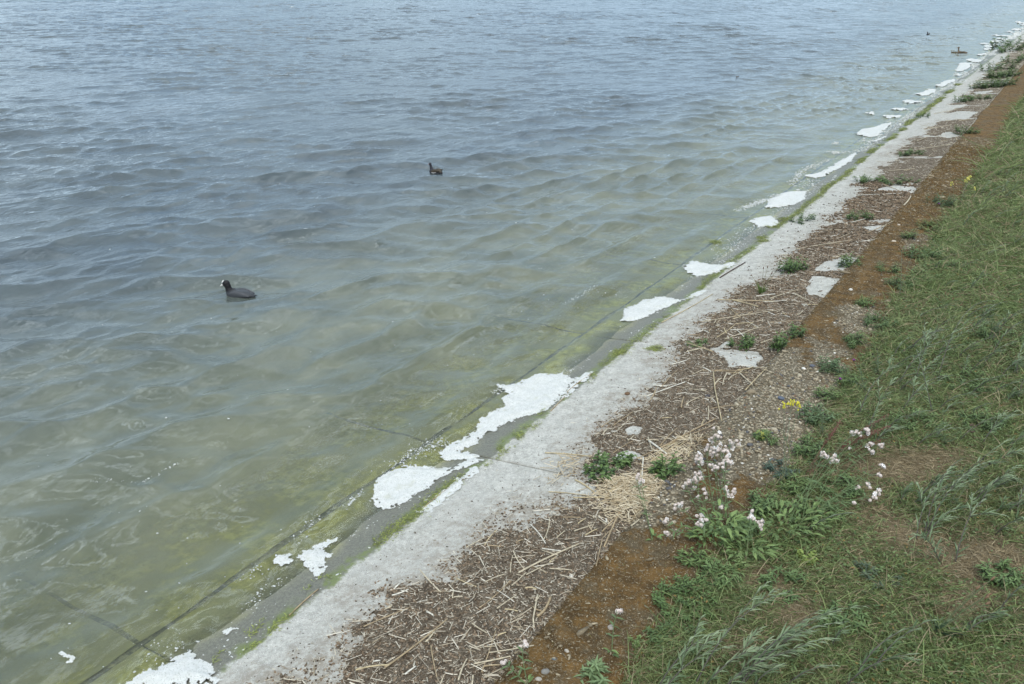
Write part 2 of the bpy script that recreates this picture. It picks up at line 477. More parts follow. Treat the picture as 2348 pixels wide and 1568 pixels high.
# ---- concrete apron
def mat_apron():
    m = M('weathered_concrete'); p = m.pos()
    sx = m.n('ShaderNodeSeparateXYZ', Vector=p)
    X, Y = sx.outputs[0], sx.outputs[1]
    wob = m.math('MULTIPLY', m.math('SUBTRACT', m.noise(p, 2.2, 5, 0.6), 0.5), 0.30)
    xw = m.math('ADD', X, wob)
    fine = m.noise(p, 230, 2, 0.6)
    grit = m.noise(p, 75, 4, 0.75)
    mid = m.noise(p, 14, 6, 0.65)
    big = m.noise(p, 1.6, 4, 0.6)
    dry = m.mix(m.ramp(m.math('ADD', m.math('MULTIPLY', mid, 0.45), m.math('MULTIPLY', m.noise(p, 48, 5, 0.75), 0.55)), 0.40, 0.60), (0.32, 0.315, 0.285), (0.54, 0.535, 0.49))
    dry = m.mix(m.ramp(big, 0.40, 0.65), m.mix(0.45, dry, (0.46, 0.46, 0.43)), dry)
    dry = m.mix(m.ramp(grit, 0.58, 0.66), dry, (0.27, 0.245, 0.20))
    dry = m.mix(m.ramp(fine, 0.58, 0.70), dry, (0.80, 0.79, 0.74))
    # grime towards the kerb, cleaner by the cross joints
    grime = m.ramp(xw, 0.15, 0.75)
    jt = m.math('FRACT', m.math('DIVIDE', m.math('SUBTRACT', Y, 1.08), 2.22))
    clean = m.math('MULTIPLY', m.ramp(jt, 0.02, 0.12), m.math('SUBTRACT', 1.0, m.ramp(jt, 0.26, 0.42)))
    gfac = m.math('MULTIPLY', m.math('MULTIPLY', grime, m.ramp(m.noise(p, 9, 5, 0.7), 0.36, 0.56)), m.math('SUBTRACT', 1.0, m.math('MULTIPLY', clean, 0.85)))
    gr = m.n('ShaderNodeSeparateColor', Color=m.n('ShaderNodeAttribute', attribute_name='Col').outputs['Color']).outputs[0]
    gm = m.math('MULTIPLY', gr, m.math('ADD', 0.25, m.ramp(m.noise(p, 18, 6, 0.8), 0.42, 0.58)))
    dry = m.mix(m.math('MINIMUM', m.math('MULTIPLY', gm, 0.75), 0.85), dry, (0.27, 0.24, 0.195))
    dry = m.mix(m.ramp(m.noise(p, 5, 6, 0.75), 0.54, 0.66), dry, m.mix(0.5, dry, (0.33, 0.32, 0.28)))
    # wet band
    wetc = m.mix(m.ramp(grit, 0.35, 0.7), (0.130, 0.132, 0.105), (0.215, 0.212, 0.170))
    wetc = m.mix(m.ramp(fine, 0.62, 0.72), wetc, (0.30, 0.29, 0.27))
    alg = m.mix(m.ramp(mid, 0.35, 0.65), (0.36, 0.36, 0.11), (0.60, 0.58, 0.20))
    alg = m.mix(m.ramp(m.noise(p, 3.5, 4), 0.42, 0.62), (0.42, 0.42, 0.24), alg)
    under = m.math('SUBTRACT', 1.0, m.ramp(xw, -0.46, -0.16))
    wetall = m.mix(under, wetc, alg)
    edge = m.math('ADD', X, m.math('MULTIPLY', m.math('SUBTRACT', m.noise(p, 6, 5, 0.65), 0.5), 0.16))
    wet = m.math('SUBTRACT', 1.0, m.ramp(edge, -0.012, 0.02))
    col = m.mix(wet, dry, wetall)
    # green rim just below the dry concrete
    rim = m.math('MULTIPLY', m.ramp(edge, -0.10, -0.03), m.math('SUBTRACT', 1.0, m.ramp(edge, 0.005, 0.03)))
    rim = m.math('MULTIPLY', rim, m.ramp(m.noise(p, 5, 5, 0.7), 0.44, 0.56))
    col = m.mix(m.math('MULTIPLY', rim, 0.8), col, (0.16, 0.20, 0.06))
    rough = m.math('SUBTRACT', 0.9, m.math('MULTIPLY', wet, 0.50))
    h = m.math('ADD', m.math('MULTIPLY', grit, 0.6), m.math('MULTIPLY', mid, 1.2))
    return m.done(m.pbsdf(col, rough, m.bump(h, 0.7, 0.010), 0.3))

JY = [1.66 + 2.22 * k for k in range(-6, 110)]
def build_apron():
    mb = MB()
    def quad(x0, x1, y0, y1, d, b=0.006):
        e = 0.0
        xs = [x0, x0 + b, x1 - b, x1]; ys = [y0, y0 + b, y1 - b, y1]
        if x1 > 0 and y0 < 16:
            gx = np.arange(x0 + .012, x1 - .008, .03); gy = np.arange(y0 + .012, y1 - .008, .03)
            G, H = np.meshgrid(gx, gy, indexing='ij'); n = len(gy)
            i_ = np.arange(len(gx) - 1)[:, None] * n + np.arange(n - 1)[None]
            g_ = smooth(-.42, .05, litter(G, H) + .12 * fbm(G * 9, H * 9, 140, 3)) * (litter(G, H) > -.4)
            for w in CLEANW:
                Q = np.column_stack([G.ravel(), H.ravel()])
                g_ = np.where((pip_sdf(Q, w) > 0).reshape(G.shape), 0, g_)
            mb.add(np.stack([G, H, G * TH + .0008 + .0012 * fbm(G * 5, H * 5, 141, 3)], -1).reshape(-1, 3), np.stack([i_, i_ + n, i_ + n + 1, i_ + 1], -1).reshape(-1, 4), np.repeat(g_.reshape(-1, 1), 3, 1))
        V = []; F = []
        for i, x in enumerate(xs):
            for j, y in enumerate(ys):
                V.append((x, y, x * TH - (0.005 if i in (0, 3) or j in (0, 3) else 0)))
        for i in range(3):
            for j in range(3):
                F.append([i * 4 + j, (i + 1) * 4 + j, (i + 1) * 4 + j + 1, i * 4 + j + 1])
        b0 = len(V)
        ring = [0, 4, 8, 12, 13, 14, 15, 11, 7, 3, 2, 1]
        for r in ring:
            x, y, z = V[r]; V.append((x, y, z - 0.1))
        for q in range(12):
            F.append([ring[q], b0 + q, b0 + (q + 1) % 12, ring[(q + 1) % 12]])
        mb.add(V, np.array(F), (.25, .25, .25))
    g = 0.005
    for a, b in zip(JY[:-1], JY[1:]):
        quad(-0.487, KX + 0.02, a + g, b - g, 0)
        if a > 40: quad(-3.3, -0.513, a + g * 2, b - g * 2, 0); continue
        ny = 46; nx = 12; yy = np.linspace(0, 1, ny); T = np.linspace(0, 1, nx) ** .5
        Yb = a + g * 2 + (b - a - 4 * g) * yy
        e1 = -0.508 - .030 * np.clip(fbm(Yb * 2.3, Yb * 0, 160, 4) + .35, 0, 1) - .006 * fbm(Yb * 25, Yb * 0, 161, 2)
        Gx = -3.3 + T[:, None] * (e1[None] + 3.3); Gy = np.repeat(Yb[None], nx, 0)
        Gy = Gy + (.008 * fbm(Gx * 6, Gx * 0 + a, 162, 3) + .002) * (yy[None] < 1e-6) - (.008 * fbm(Gx * 6, Gx * 0 + b, 163, 3) + .002) * (yy[None] > 1 - 1e-6)
        i_ = np.arange(nx - 1)[:, None] * ny + np.arange(ny - 1)[None]
        mb.add(np.stack([Gx, Gy, Gx * TH + .002 * fbm(Gx * 7, Gy * 7, 164, 3)], -1).reshape(-1, 3), np.stack([i_, i_ + ny, i_ + ny + 1, i_ + 1], -1).reshape(-1, 4), (.25, .25, .25))
    o = link('concrete_apron', mb.mesh('concrete_apron', mat_apron(), False))
    tag(o, 'pale sloping concrete slabs running down into the water', 'pavement', kind='structure')
build_apron()

def build_bed():
    m = M('joint_silt'); p = m.pos()
    c = m.mix(m.ramp(m.noise(p, 9, 6, 0.8), 0.40, 0.62), (0.17, 0.175, 0.15), (0.42, 0.42, 0.27))
    mat = m.done(m.pbsdf(c, 0.9))
    ys = np.array([-30, 0, 10, 40, 120, 400.]); xs = np.array([-60, -20, -3.3, 1.3])
    zs = np.array([-3.0, -1.4, -3.3 * TH - 0.016, 1.3 * TH - 0.016])
    V = [(x, y, z) for x, z in zip(xs, zs) for y in ys]; n = len(ys)
    F = [[i * n + j, (i + 1) * n + j, (i + 1) * n + j + 1, i * n + j + 1] for i in range(3) for j in range(n - 1)]
    o = link('lake_bed', make_mesh('lake_bed', V, [np.array(F)], mat)); tag(o, 'dark silty bed below the concrete slabs', 'ground', kind='structure')
build_bed()

# ---- kerb
def moss_amount(x, y):
    n = fbm(x * 2.6, y * 1.5, 61, 4)
    a = 0.60 + n * 1.6 + 0.5 * fbm(x * 11, y * 9, 62, 3)
    a = a - (0.55 + 0.35 * smooth(4.3, 5.0, y)) * smooth(3.5, 4.1, y) * smooth(6.3, 5.9, y)            # bare aggregate stretch
    a = a + 0.9 * smooth(0.0, 0.25, GX - 0.25 - x) * smooth(6.4, 7.2, y)
    a = a + 0.7 * smooth(3.6, 3.2, y)
    a = a + 0.8 * smooth(12, 18, y)
    return a

def build_kerb():
    m = M('mossy_aggregate_concrete'); p = m.pos()
    at = m.n('ShaderNodeAttribute', attribute_name='Col')
    moss = m.n('ShaderNodeSeparateColor', Color=at.outputs['Color']).outputs[0]
    vor = m.n('ShaderNodeTexVoronoi', Vector=p, Scale=62.0)
    vc = m.n('ShaderNodeSeparateColor', Color=vor.outputs['Color']).outputs[0]
    stone = m.mix(m.ramp(vc, 0.1, 0.9), (0.20, 0.165, 0.115), (0.46, 0.41, 0.31))
    stone = m.mix(m.ramp(vor.outputs['Distance'], 0.30, 0.55), stone, (0.14, 0.12, 0.085))
    fn = m.noise(p, 120, 4, 0.7); md = m.noise(p, 10, 5, 0.65)
    mc = m.mix(m.ramp(md, 0.35, 0.65), (0.095, 0.060, 0.026), (0.235, 0.138, 0.050))
    mc = m.mix(m.ramp(m.noise(p, 4, 5, 0.7), 0.48, 0.68), mc, (0.150, 0.120, 0.075))
    mc = m.mix(m.ramp(m.noise(p, 60, 5, 0.8), 0.54, 0.64), mc, (0.34, 0.29, 0.20))
    mc = m.mix(m.ramp(fn, 0.4, 0.7), m.mix(0.3, mc, (0.05, 0.032, 0.015)), mc)
    mf = m.ramp(m.math('ADD', moss, m.math('MULTIPLY', m.math('SUBTRACT', m.noise(p, 26, 5, 0.7), 0.5), 0.9)), 0.42, 0.58)
    col = m.mix(mf, stone, mc)
    h = m.math('ADD', m.math('MULTIPLY', m.math('SUBTRACT', 1.0, vor.outputs['Distance']), 0.6), m.math('MULTIPLY', fn, m.math('ADD', m.math('MULTIPLY', mf, 1.0), 0.2)))
    mat = m.done(m.pbsdf(col, 0.92, m.bump(h, 0.9, 0.010), 0.15))
    ys = np.concatenate([np.arange(-12, 1, 0.5), np.arange(1, 9, 0.02), np.arange(9, 22, 0.06), np.arange(22, 60, 0.3), np.arange(60, 260, 4)])
    xs = np.linspace(0, 1, 30)
    Y, T = np.meshgrid(ys, xs, indexing='ij')
    edge = KX + 0.012 * fbm(ys * 3.1, ys * 0, 70, 4) - 0.02 * (fbm(ys * 0.8, ys * 0 + 5, 71, 2) > 0.45)
    X = edge[:, None] + T * (GX + 0.35 - edge[:, None])
    Z = KZ + 0.006 * fbm(X * 4, Y * 4, 5, 3) + 0.003 * fbm(X * 22, Y * 22, 6, 3)
    ms = np.clip(moss_amount(X, Y) * 0.5 + 0.5, 0, 1)
    Z = Z + 0.006 * smooth(0.45, 0.7, ms) - 0.010 * smooth(0.06, 0.0, T) 
    Z = np.where(X > turf_edge(Y) + 0.05, np.minimum(Z, 0.16 + 0 * Z), Z)
    n = len(xs)
    V = np.stack([X, Y, Z], -1).reshape(-1, 3)
    i = np.arange(len(ys) - 1)[:, None] * n + np.arange(n - 1)[None]
    F = np.stack([i, i + 1, i + n + 1, i + n], -1).reshape(-1, 4)
    # face towards the water
    V2 = np.stack([edge, ys, 0 * ys + 0.05], -1); b = len(V)
    k = np.arange(len(ys) - 1)
    F2 = np.stack([b + k, k * n, (k + 1) * n, b + k + 1], -1)
    C = np.repeat(np.concatenate([ms.ravel(), 0.2 + 0 * ys])[:, None], 3, 1)
    o = link('kerb', make_mesh('kerb', np.vstack([V, V2]), [F, F2], mat, C))
    tag(o, 'mossy brown pebble concrete kerb between the slabs and the grass', 'kerb', kind='structure')
build_kerb()

# ---- turf soil
def dryness(x, y):
    """bare straw-coloured turf where high"""
    d = fbm(x * 0.85 + 3, y * 0.75, 80, 4) * 1.7 - 0.42
    for cx, cy, r, a in DRY:
        d = d + a * np.exp(-(((x - cx) ** 2 + ((y - cy) * 0.9) ** 2) / r ** 2))
    return d
DRY = []
for px, py, r, a in [(2120, 1060, .20, .85), (2200, 1045, .14, .6), (1830, 1400, .13, .7), (2000, 1190, .2, .5), (2250, 900, .25, .6), (1700, 1500, .14, .7), (2320, 1540, .12, .6),
                     (2180, 1400, .14, .5), (2300, 640, .5, .7), (2330, 690, .4, .6), (1750, 1330, .12, .7), (2000, 1480, .2, -.6), (2250, 1290, .2, .5), (2050, 840, .3, -.7), (2150, 1130, .2, -.3)]:
    q = hit(px, py); DRY.append((q[0], q[1], r, a))

def build_turf():
    m = M('turf_soil'); p = m.pos()
    n1_, n2_ = m.noise(p, 34, 5, 0.7), m.noise(p, 150, 3, 0.7)
    at = m.n('ShaderNodeAttribute', attribute_name='Col').outputs['Color']
    c = m.mix(m.ramp(n1_, 0.35, 0.65), (0.060, 0.075, 0.030), (0.14, 0.14, 0.07))
    c2 = m.mix(m.ramp(n2_, 0.35, 0.65), (0.11, 0.085, 0.052), (0.30, 0.245, 0.155))
    c = m.mix(m.n('ShaderNodeSeparateColor', Color=at).outputs[0], c, c2)
    mat = m.done(m.pbsdf(c, 0.95, m.bump(n2_, 0.9, 0.012), 0.1))
    ys = np.concatenate([np.arange(-14, 0, 0.8), np.arange(0, 16, 0.05), np.arange(16, 60, 0.4), np.arange(60, 420, 8)])
    xs = np.concatenate([np.arange(0, 2.2, 0.05), np.arange(2.2, 12, 0.5), np.arange(12, 120, 8)])
    Y, T = np.meshgrid(ys, xs, indexing='ij')
    e = turf_edge(ys)
    X = e[:, None] + T
    Z = turf_z(X, Y) + 0.010 * fbm(X * 9, Y * 9, 91, 3)
    Z = np.where(T < 0.12, KZ - 0.012 + (Z - KZ + 0.012) * smooth(-0.02, 0.12, T), Z)
    Z = np.where(X > 12, 1.2 + 0 * Z, Z)
    d = smooth(0.1, 0.9, dryness(X, Y) + 0.5 * fbm(X * 7, Y * 7, 93, 3))
    n = len(xs); i = np.arange(len(ys) - 1)[:, None] * n + np.arange(n - 1)[None]
    F = np.stack([i, i + 1, i + n + 1, i + n], -1).reshape(-1, 4)
    o = link('grass_bank', make_mesh('grass_bank', np.stack([X, Y, Z], -1).reshape(-1, 3), [F], mat, np.repeat(d.reshape(-1, 1), 3, 1)))
    tag(o, 'soil of the grassy bank behind the kerb', 'ground', kind='structure')
build_turf()

# ---- water
def build_water():
    m = M('murky_lake_water')
    m.m.use_backface_culling = False
    p = m.pos(); sx = m.n('ShaderNodeSeparateXYZ', Vector=p)
    X, Y, Z = sx.outputs
    depth = m.math('MAXIMUM', m.math('SUBTRACT', Z, m.math('MULTIPLY', X, TH)), 0.0)
    # ripples finer than the mesh
    mp = m.n('ShaderNodeMapping', Vector=p); mp.inputs['Rotation'].default_value = (0, 0, math.radians(26)); mp.inputs['Scale'].default_value = (1.0, 0.42, 1.0)
    r1 = m.noise(mp.outputs[0], 6, 4, 0.55, 0.6)
    r2 = m.noise(mp.outputs[0], 26, 3, 0.6, 0.3)
    patch = m.ramp(m.noise(p, 0.8, 3), 0.35, 0.65)
    h = m.math('ADD', m.math('MULTIPLY', r1, 1.0), m.math('MULTIPLY', r2, m.math('MULTIPLY', patch, 0.40)))
    far = m.n('ShaderNodeVectorMath', operation='DISTANCE', i0=p); far.inputs[1].default_value = (2.66, 0, 0)
    st = m.n('ShaderNodeMapRange', Value=far.outputs['Value']); st.inputs[1].default_value = 3; st.inputs[2].default_value = 14; st.inputs[3].default_value = 0.05; st.inputs[4].default_value = 0.5
    bm = m.n('ShaderNodeBump', Height=h, Distance=0.055); m.t.links.new(st.outputs[0], bm.inputs['Strength'])
    N = bm.outputs['Normal']
    fr = m.n('ShaderNodeFresnel', IOR=1.33, Normal=N).outputs[0]
    cl = m.noise(p, 1.1, 4, 0.6)
    near = m.mix(m.ramp(cl, 0.35, 0.65), (0.135, 0.150, 0.112), (0.200, 0.212, 0.150))
    deep = m.mix(m.ramp(cl, 0.35, 0.65), (0.062, 0.080, 0.090), (0.088, 0.110, 0.118))
    body = m.mix(m.ramp(depth, 0.10, 0.75), near, deep)
    df = m.n('ShaderNodeBsdfDiffuse', Color=body).outputs[0]
    rf = m.n('ShaderNodeBsdfRefraction', IOR=1.33, Roughness=0.0, Normal=N, Color=(0.93, 0.96, 0.90, 1)).outputs[0]
    murk = m.math('SUBTRACT', 1.0, m.math('EXPONENT', m.math('MULTIPLY', depth, -9.0)), True)
    b = m.n('ShaderNodeMixShader', Fac=murk, i1=rf, i2=df).outputs[0]
    gl = m.n('ShaderNodeBsdfGlossy', Roughness=0.02, Normal=N, Color=(1, 1, 1, 1)).outputs[0]
    mat = m.done(m.n('ShaderNodeMixShader', Fac=fr, i1=b, i2=gl).outputs[0])
    rad = [1.2]
    while rad[-1] < 140:
        r = rad[-1]; rad.append(r + max(0.011, min(0.00105 * r * math.sqrt(1 + (r / 2.9) ** 2), 0.055 + 0.0011 * r)))
    while rad[-1] < 4000: rad.append(rad[-1] * 1.15)
    rad = np.array(rad)
    a = np.concatenate([np.radians(np.arange(-40, -3, 1.5)), np.radians(np.arange(-3, 76, 0.14)), np.radians(np.arange(76, 190, 1.0))])
    Rr, A = np.meshgrid(rad, a, indexing='ij')
    X = CAM[0] - Rr * np.sin(A); Y = Rr * np.cos(A)
    sp = np.maximum(np.gradient(rad)[:, None], Rr * 0.0014) + 0 * Rr
    keep = (X < 0.6) & (X > -1500)
    Z = np.full(X.shape, WL); DX = np.zeros(X.shape); DY = np.zeros(X.shape)
    sel = keep & (Rr < 160)
    dx, dy, z = waves(X[sel], Y[sel], sp[sel])
    Z[sel] = z; DX[sel] = dx; DY[sel] = dy
    n = len(a); ids = np.full(X.size, -1, np.int64)
    i = (np.arange(len(rad) - 1)[:, None] * n + np.arange(n - 1)[None])
    Fq = np.stack([i, i + 1, i + n + 1, i + n], -1).reshape(-1, 4)
    kf = keep.ravel(); Fq = Fq[kf[Fq].all(1)]
    used = np.unique(Fq); ids[used] = np.arange(len(used))
    V = np.stack([(X + DX).ravel()[used], (Y + DY).ravel()[used], Z.ravel()[used]], -1)
    o = link('water', make_mesh('water', V, [ids[Fq][:, ::-1]], mat))
    tag(o, 'rippled grey blue lake water, green over the sloping slabs', 'water', kind='structure')
    print('water verts', len(V))
build_water()
# ================================================================== FOAM, ALGAE, LITTER, STRAW
def surf_z(x, y):
    return np.maximum(np.where(x < KX, x * TH, land_z(x, y)), np.where(x < 0.3, water_z(x, y), -9))

def mat_foam():
    m = M('white_foam'); p = m.pos()
    v = m.n('ShaderNodeTexVoronoi', Vector=p, Scale=150.0).outputs['Distance']
    n = m.noise(p, 40, 4, 0.6)
    c = m.mix(m.ramp(n, 0.3, 0.7), (0.57, 0.58, 0.555), (0.64, 0.645, 0.625))
    c = m.mix(m.ramp(m.noise(p, 9, 4, 0.7), 0.55, 0.7), c, (0.53, 0.535, 0.47))
    c = m.mix(m.ramp(v, 0.62, 0.8), c, (0.45, 0.46, 0.43))
    return m.done(m.pbsdf(c, 0.6, m.bump(m.math('ADD', v, n), 0.12, 0.004), 0.3))
FOAM = mat_foam()

z4 = lambda L_: [(1936.4 + a * .2246, b * .2246) for a, b in L_]
FOAMS = [
 ('broad rounded white foam wedge beside the near end of the waterline stalk', [(1040,1075),(1000,1069),(930,1067),(890,1083),(862,1103),(857,1130),(864,1160),(880,1172),(905,1166),(935,1150),(955,1130),(985,1115),(1010,1097),(1060,1072),(1105,1055),(1080,1052)]),
 ('largest white foam patch, long and jagged, in the middle of the waterline', [(1008,1045),(1020,1022),(1060,1008),(1090,990),(1102,965),(1130,943),(1162,935),(1146,915),(1165,905),(1140,888),(1187,880),(1230,860),(1290,856),(1318,872),(1295,900),(1270,930),(1240,945),(1190,960),(1150,975),(1120,995),(1100,1012),(1060,1035),(1100,1048),(1040,1056),(1015,1060)]),
 ('small white foam wedge against the green rim, right of the largest foam patch', [(1300,895),(1315,872),(1335,858),(1358,852),(1350,866),(1312,898),(1288,915)]),
 ('thin white foam strip under the straight waterline stalk', [(968,1172),(1010,1132),(1050,1098),(1090,1072),(1098,1080),(1055,1118),(1010,1150),(985,1170)]),
 ('smooth oval foam patch just above the second joint from the bottom', [(1424,737),(1430,712),(1470,690),(1520,679),(1562,690),(1530,703),(1500,719),(1462,735)]),
 ('little foam sliver touching the rim, right of the oval foam patch', [(1560,688),(1585,676),(1612,664),(1622,666),(1600,680),(1575,690)]),
 ('foam patch with a ragged right tail, above the oval foam patch', [(1565,612),(1590,598),(1622,606),(1650,608),(1680,600),(1690,604),(1660,618),(1640,628),(1600,635),(1578,628)]),
 ('blunt white foam lump beside the weedy algae rim', [(1716,508),(1740,498),(1766,496),(1786,510),(1776,522),(1740,519)]),
 ('ragged foam patch behind the breaking ripple', [(1762,458),(1800,442),(1848,439),(1845,455),(1815,472),(1790,474),(1750,480)]),
 ('thin foam tongue behind the second breaking ripple', [(1843,402),(1890,397),(1895,402),(1870,408),(1840,407)]),
 ('foam streak slanting up to the rim, above the thin tongue', [(1868,404),(1900,385),(1930,366),(1962,350),(1956,366),(1925,385),(1892,402)]),
 ('large forked foam patch in the middle distance', z4([(100,1372),(190,1322),(300,1300),(380,1270),(475,1252),(440,1300),(400,1330),(370,1352),(340,1388),(250,1402),(170,1388)])),
 ('foam tail trailing right from the large forked patch', z4([(250,1440),(300,1450),(360,1405),(440,1385),(430,1405),(350,1430),(310,1455)])),
 ('flat foam patch below a thin foam tongue in the middle distance', z4([(385,1190),(480,1173),(590,1180),(560,1200),(430,1204)])),
 ('lone little foam fleck farthest out from the rim', z4([(215,1158),(270,1140),(312,1150),(280,1166)])),
 ('thin flat foam tongue beneath a rounder foam patch', z4([(440,1126),(520,1106),(600,1108),(690,1120),(600,1132),(500,1132)])),
 ('round topped foam patch in the middle distance', z4([(565,1038),(640,1025),(720,1030),(795,1037),(750,1056),(660,1062)])),
 ('stepped foam patch midway along the far waterline', z4([(695,950),(740,958),(800,938),(870,908),(922,910),(910,945),(850,977),(760,984),(712,974)])),
 ('pale foam wedge above the stepped foam patch', z4([(905,872),(970,862),(990,848),(1030,825),(1112,806),(1122,820),(1060,860),(1000,887),(930,886)])),
 ('small faint foam streak above the pale wedge', z4([(1105,768),(1150,758),(1212,760),(1190,776),(1130,778)])),
 ('biggest foam patch of the far waterline, below the duck', z4([(1108,710),(1160,690),(1162,655),(1240,638),(1305,650),(1280,680),(1210,725),(1150,733)])),
 ('broad foam patch right of the biggest far one', z4([(1222,612),(1300,596),(1380,612),(1422,622),(1340,642),(1262,630)])),
 ('narrow foam streak level with the duck', z4([(1315,567),(1400,545),(1468,543),(1450,564),(1370,573)])),
 ('foam patch with a ragged lower edge, right above the duck', z4([(1410,512),(1430,480),(1430,460),(1500,452),(1592,445),(1540,476),(1480,508)])),
 ('long thin foam finger pointing out over the water', z4([(1345,445),(1440,437),(1485,447),(1420,457)])),
 ('foam patch just above the long thin finger', z4([(1465,432),(1500,408),(1570,412),(1625,425),(1560,440)])),
 ('small foam patch under the long flat far tongue', z4([(1535,398),(1600,384),(1668,400),(1640,414)])),
 ('long flat foam tongue near the far end', z4([(1472,362),(1540,349),(1600,362),(1692,364),(1682,379),(1560,373)])),
 ('small foam fleck above the long flat far tongue', z4([(1630,328),(1680,316),(1725,330),(1680,336)])),
 ('thin foam band second from the far end', z4([(1690,304),(1740,288),(1800,298),(1760,316)])),
 ('short foam streak below the farthest patch', z4([(1765,256),(1832,248),(1832,264)])),
 ('farthest foam patch at the right edge of the photo', z4([(1728,226),(1760,216),(1832,233),(1832,247),(1780,243)])),
 ('bubbly foam sheet at the bottom edge of the photo', [(275,1575),(330,1545),(378,1522),(418,1500),(436,1494),(450,1507),(482,1533),(512,1557),(495,1566),(470,1575)]),
 ('small three armed foam patch on the wet slab, lower left', [(683,1276),(700,1265),(735,1250),(766,1240),(738,1262),(755,1277),(742,1290),(742,1310),(725,1332),(708,1310),(692,1290)]),
 ('wispy foam scrap left of the three armed foam patch', [(630,1292),(640,1278),(664,1272),(668,1290),(645,1300)]),
 ('tiny foam blob on the wet slab above the bottom sheet', [(502,1447),(518,1438),(534,1440),(522,1450)]),
 ('small grey bubbly raft floating left of the bottom sheet', [(140,1505),(152,1500),(170,1520),(165,1526),(148,1518)]),
]

def foam_piece(label, px):
    poly = np.array([hit(a, b)[:2] for a, b in px])
    lo, hi = poly.min(0) - 0.07, poly.max(0) + 0.07
    dist = np.linalg.norm(poly.mean(0) - CAM[:2])
    s = float(np.clip(dist * 0.0013, 0.006, 0.06)); sy = s * float(np.clip(dist / 7, 1, 5))
    xs = np.arange(lo[0], hi[0], s); ys = np.arange(lo[1], hi[1], sy)
    X, Y = np.meshgrid(xs, ys, indexing='ij'); P = np.stack([X.ravel(), Y.ravel()], 1)
    d = pip_sdf(P, poly).reshape(X.shape)
    seed = int(abs(poly[0, 0] * 1000)) % 997
    rag = 0.016 * fbm(X * 22, Y * 22, seed, 4) + 0.012 * fbm(X * 70, Y * 70, seed + 5, 2) + 0.02 * fbm(X * 7, Y * 7, seed + 3, 2)
    f = d + rag * (0.6 + dist / 14) + (0.012 if dist > 9 else 0.004)
    lace = fbm(X * 48, Y * 48, seed + 9, 2)
    keep = (f > 0) & ~((f < 0.035) & (lace > 0.25 + 9 * np.maximum(f, 0))) | ((f > -0.055) & (lace < -0.42 + 7 * f) & (f < 0))
    hgt = 0.004 + 0.020 * smooth(0, 0.075, f) * (0.75 + 0.4 * fbm(X * 11, Y * 11, seed + 1, 3)) + 0.0008 * fbm(X * 60, Y * 60, seed + 2, 2)
    Z = surf_z(X, Y) + np.maximum(hgt, 0.002)
    n = len(ys); i = np.arange(len(xs) - 1)[:, None] * n + np.arange(n - 1)[None]
    F = np.stack([i, i + n, i + n + 1, i + 1], -1).reshape(-1, 4)
    F = F[keep.ravel()[F].sum(1) >= 3]
    if not len(F): return
    used = np.unique(F); ids = np.full(X.size, -1); ids[used] = np.arange(len(used))
    V = np.stack([X, Y, Z], -1).reshape(-1, 3)[used]
    c = V.mean(0)
    o = link('foam_patch', make_mesh('foam_patch', V - c, [ids[F]], FOAM), None, c)
    tag(o, label, 'foam', 'white foam patches along the waterline')
for lab, px in FOAMS: foam_piece(lab, px)

# ---- bubbles and froth flecks
def build_bubbles():
    mb = MB(); V0, F0 = ico(1)
    n = 230
    x = -rng.exponential(1.2, n) - 0.15; y = rng.uniform(0.8, 9, n)
    P = [np.stack([x, y], 1)]
    # froth lines where the ripples break
    for px, w, k in [([(790,1165),(835,1125)], .012, 70), ([(900,1075),(960,1030),(1010,1010),(1050,1040)], .035, 420), ([(640,1290),(700,1215),(730,1180)], .02, 60), ([(1130,905),(1160,890)], .02, 80),
                     ([(1640,720),(1720,690)], .02, 0), ([(560,1400),(640,1330)], .03, 50), ([(490,1545),(620,1380)], .05, 90), ([(1290,700),(1370,660)], .02, 60),
                     ([(1270,860),(1330,840)], .02, 90), ([(1650,610),(1705,585)], .03, 160), ([(1690,640),(1725,560)], .03, 140),
                     ([(1705,475),(1790,445)], .035, 330), ([(1690,482),(1760,455)], .03, 200), ([(1815,425),(1835,395),(1905,362)], .035, 420), ([(1900,350),(1940,348)], .06, 140), ([(1910,330),(1920,326)], .03, 60),
                     ([(1630,575),(1655,545)], .02, 30), ([(210,1105),(330,1098),(410,1060)], .012, 50), ([(560,1330),(600,1300)], .02, 25), ([(340,1500),(420,1470)], .05, 60)]:
        q = np.array([hit(a, b)[:2] for a, b in px])
        t = rng.uniform(0, len(q) - 1, k); i = np.minimum(t.astype(int), len(q) - 2); fr = (t - i)[:, None]
        P.append(q[i] * (1 - fr) + q[i + 1] * fr + rng.normal(0, w, (k, 2)))
    m_ = 11000; y = 6 + 60 * rng.random(m_) ** 1.6; x = -.20 + rng.normal(0, .11, m_) + .12 * fbm(y * .7, 0 * y, 150, 3)
    k = fbm(x * 5, y * .8, 151, 3) > -.05; P.append(np.column_stack([x[k], y[k]]))
    m_ = 1500; y = rng.uniform(1.2, 7, m_); x = -.06 + rng.normal(0, .05, m_) - .10 * rng.random(m_); k = fbm(x * 9, y * 3, 152, 3) > .12; P.append(np.column_stack([x[k], y[k]]))
    P = np.concatenate(P)
    dist = np.linalg.norm(P - CAM[:2], axis=1)
    r = rng.lognormal(math.log(0.0026), 0.45, len(P)) * np.maximum(1, dist / 7)
    Z = surf_z(P[:, 0], P[:, 1])
    scatter(mb, V0, F0, np.column_stack([P, Z]), np.column_stack([r * rng.uniform(.8, 2.2, len(P)), r, r * 0.6]), rng.uniform(0, 6.3, len(P)), None, (1, 1, 1), 0.15)
    o = link('froth_bubbles', mb.mesh('froth_bubbles', FOAM))
    tag(o, 'scattered tiny white froth bubbles on the water', 'froth', kind='stuff')
build_bubbles()

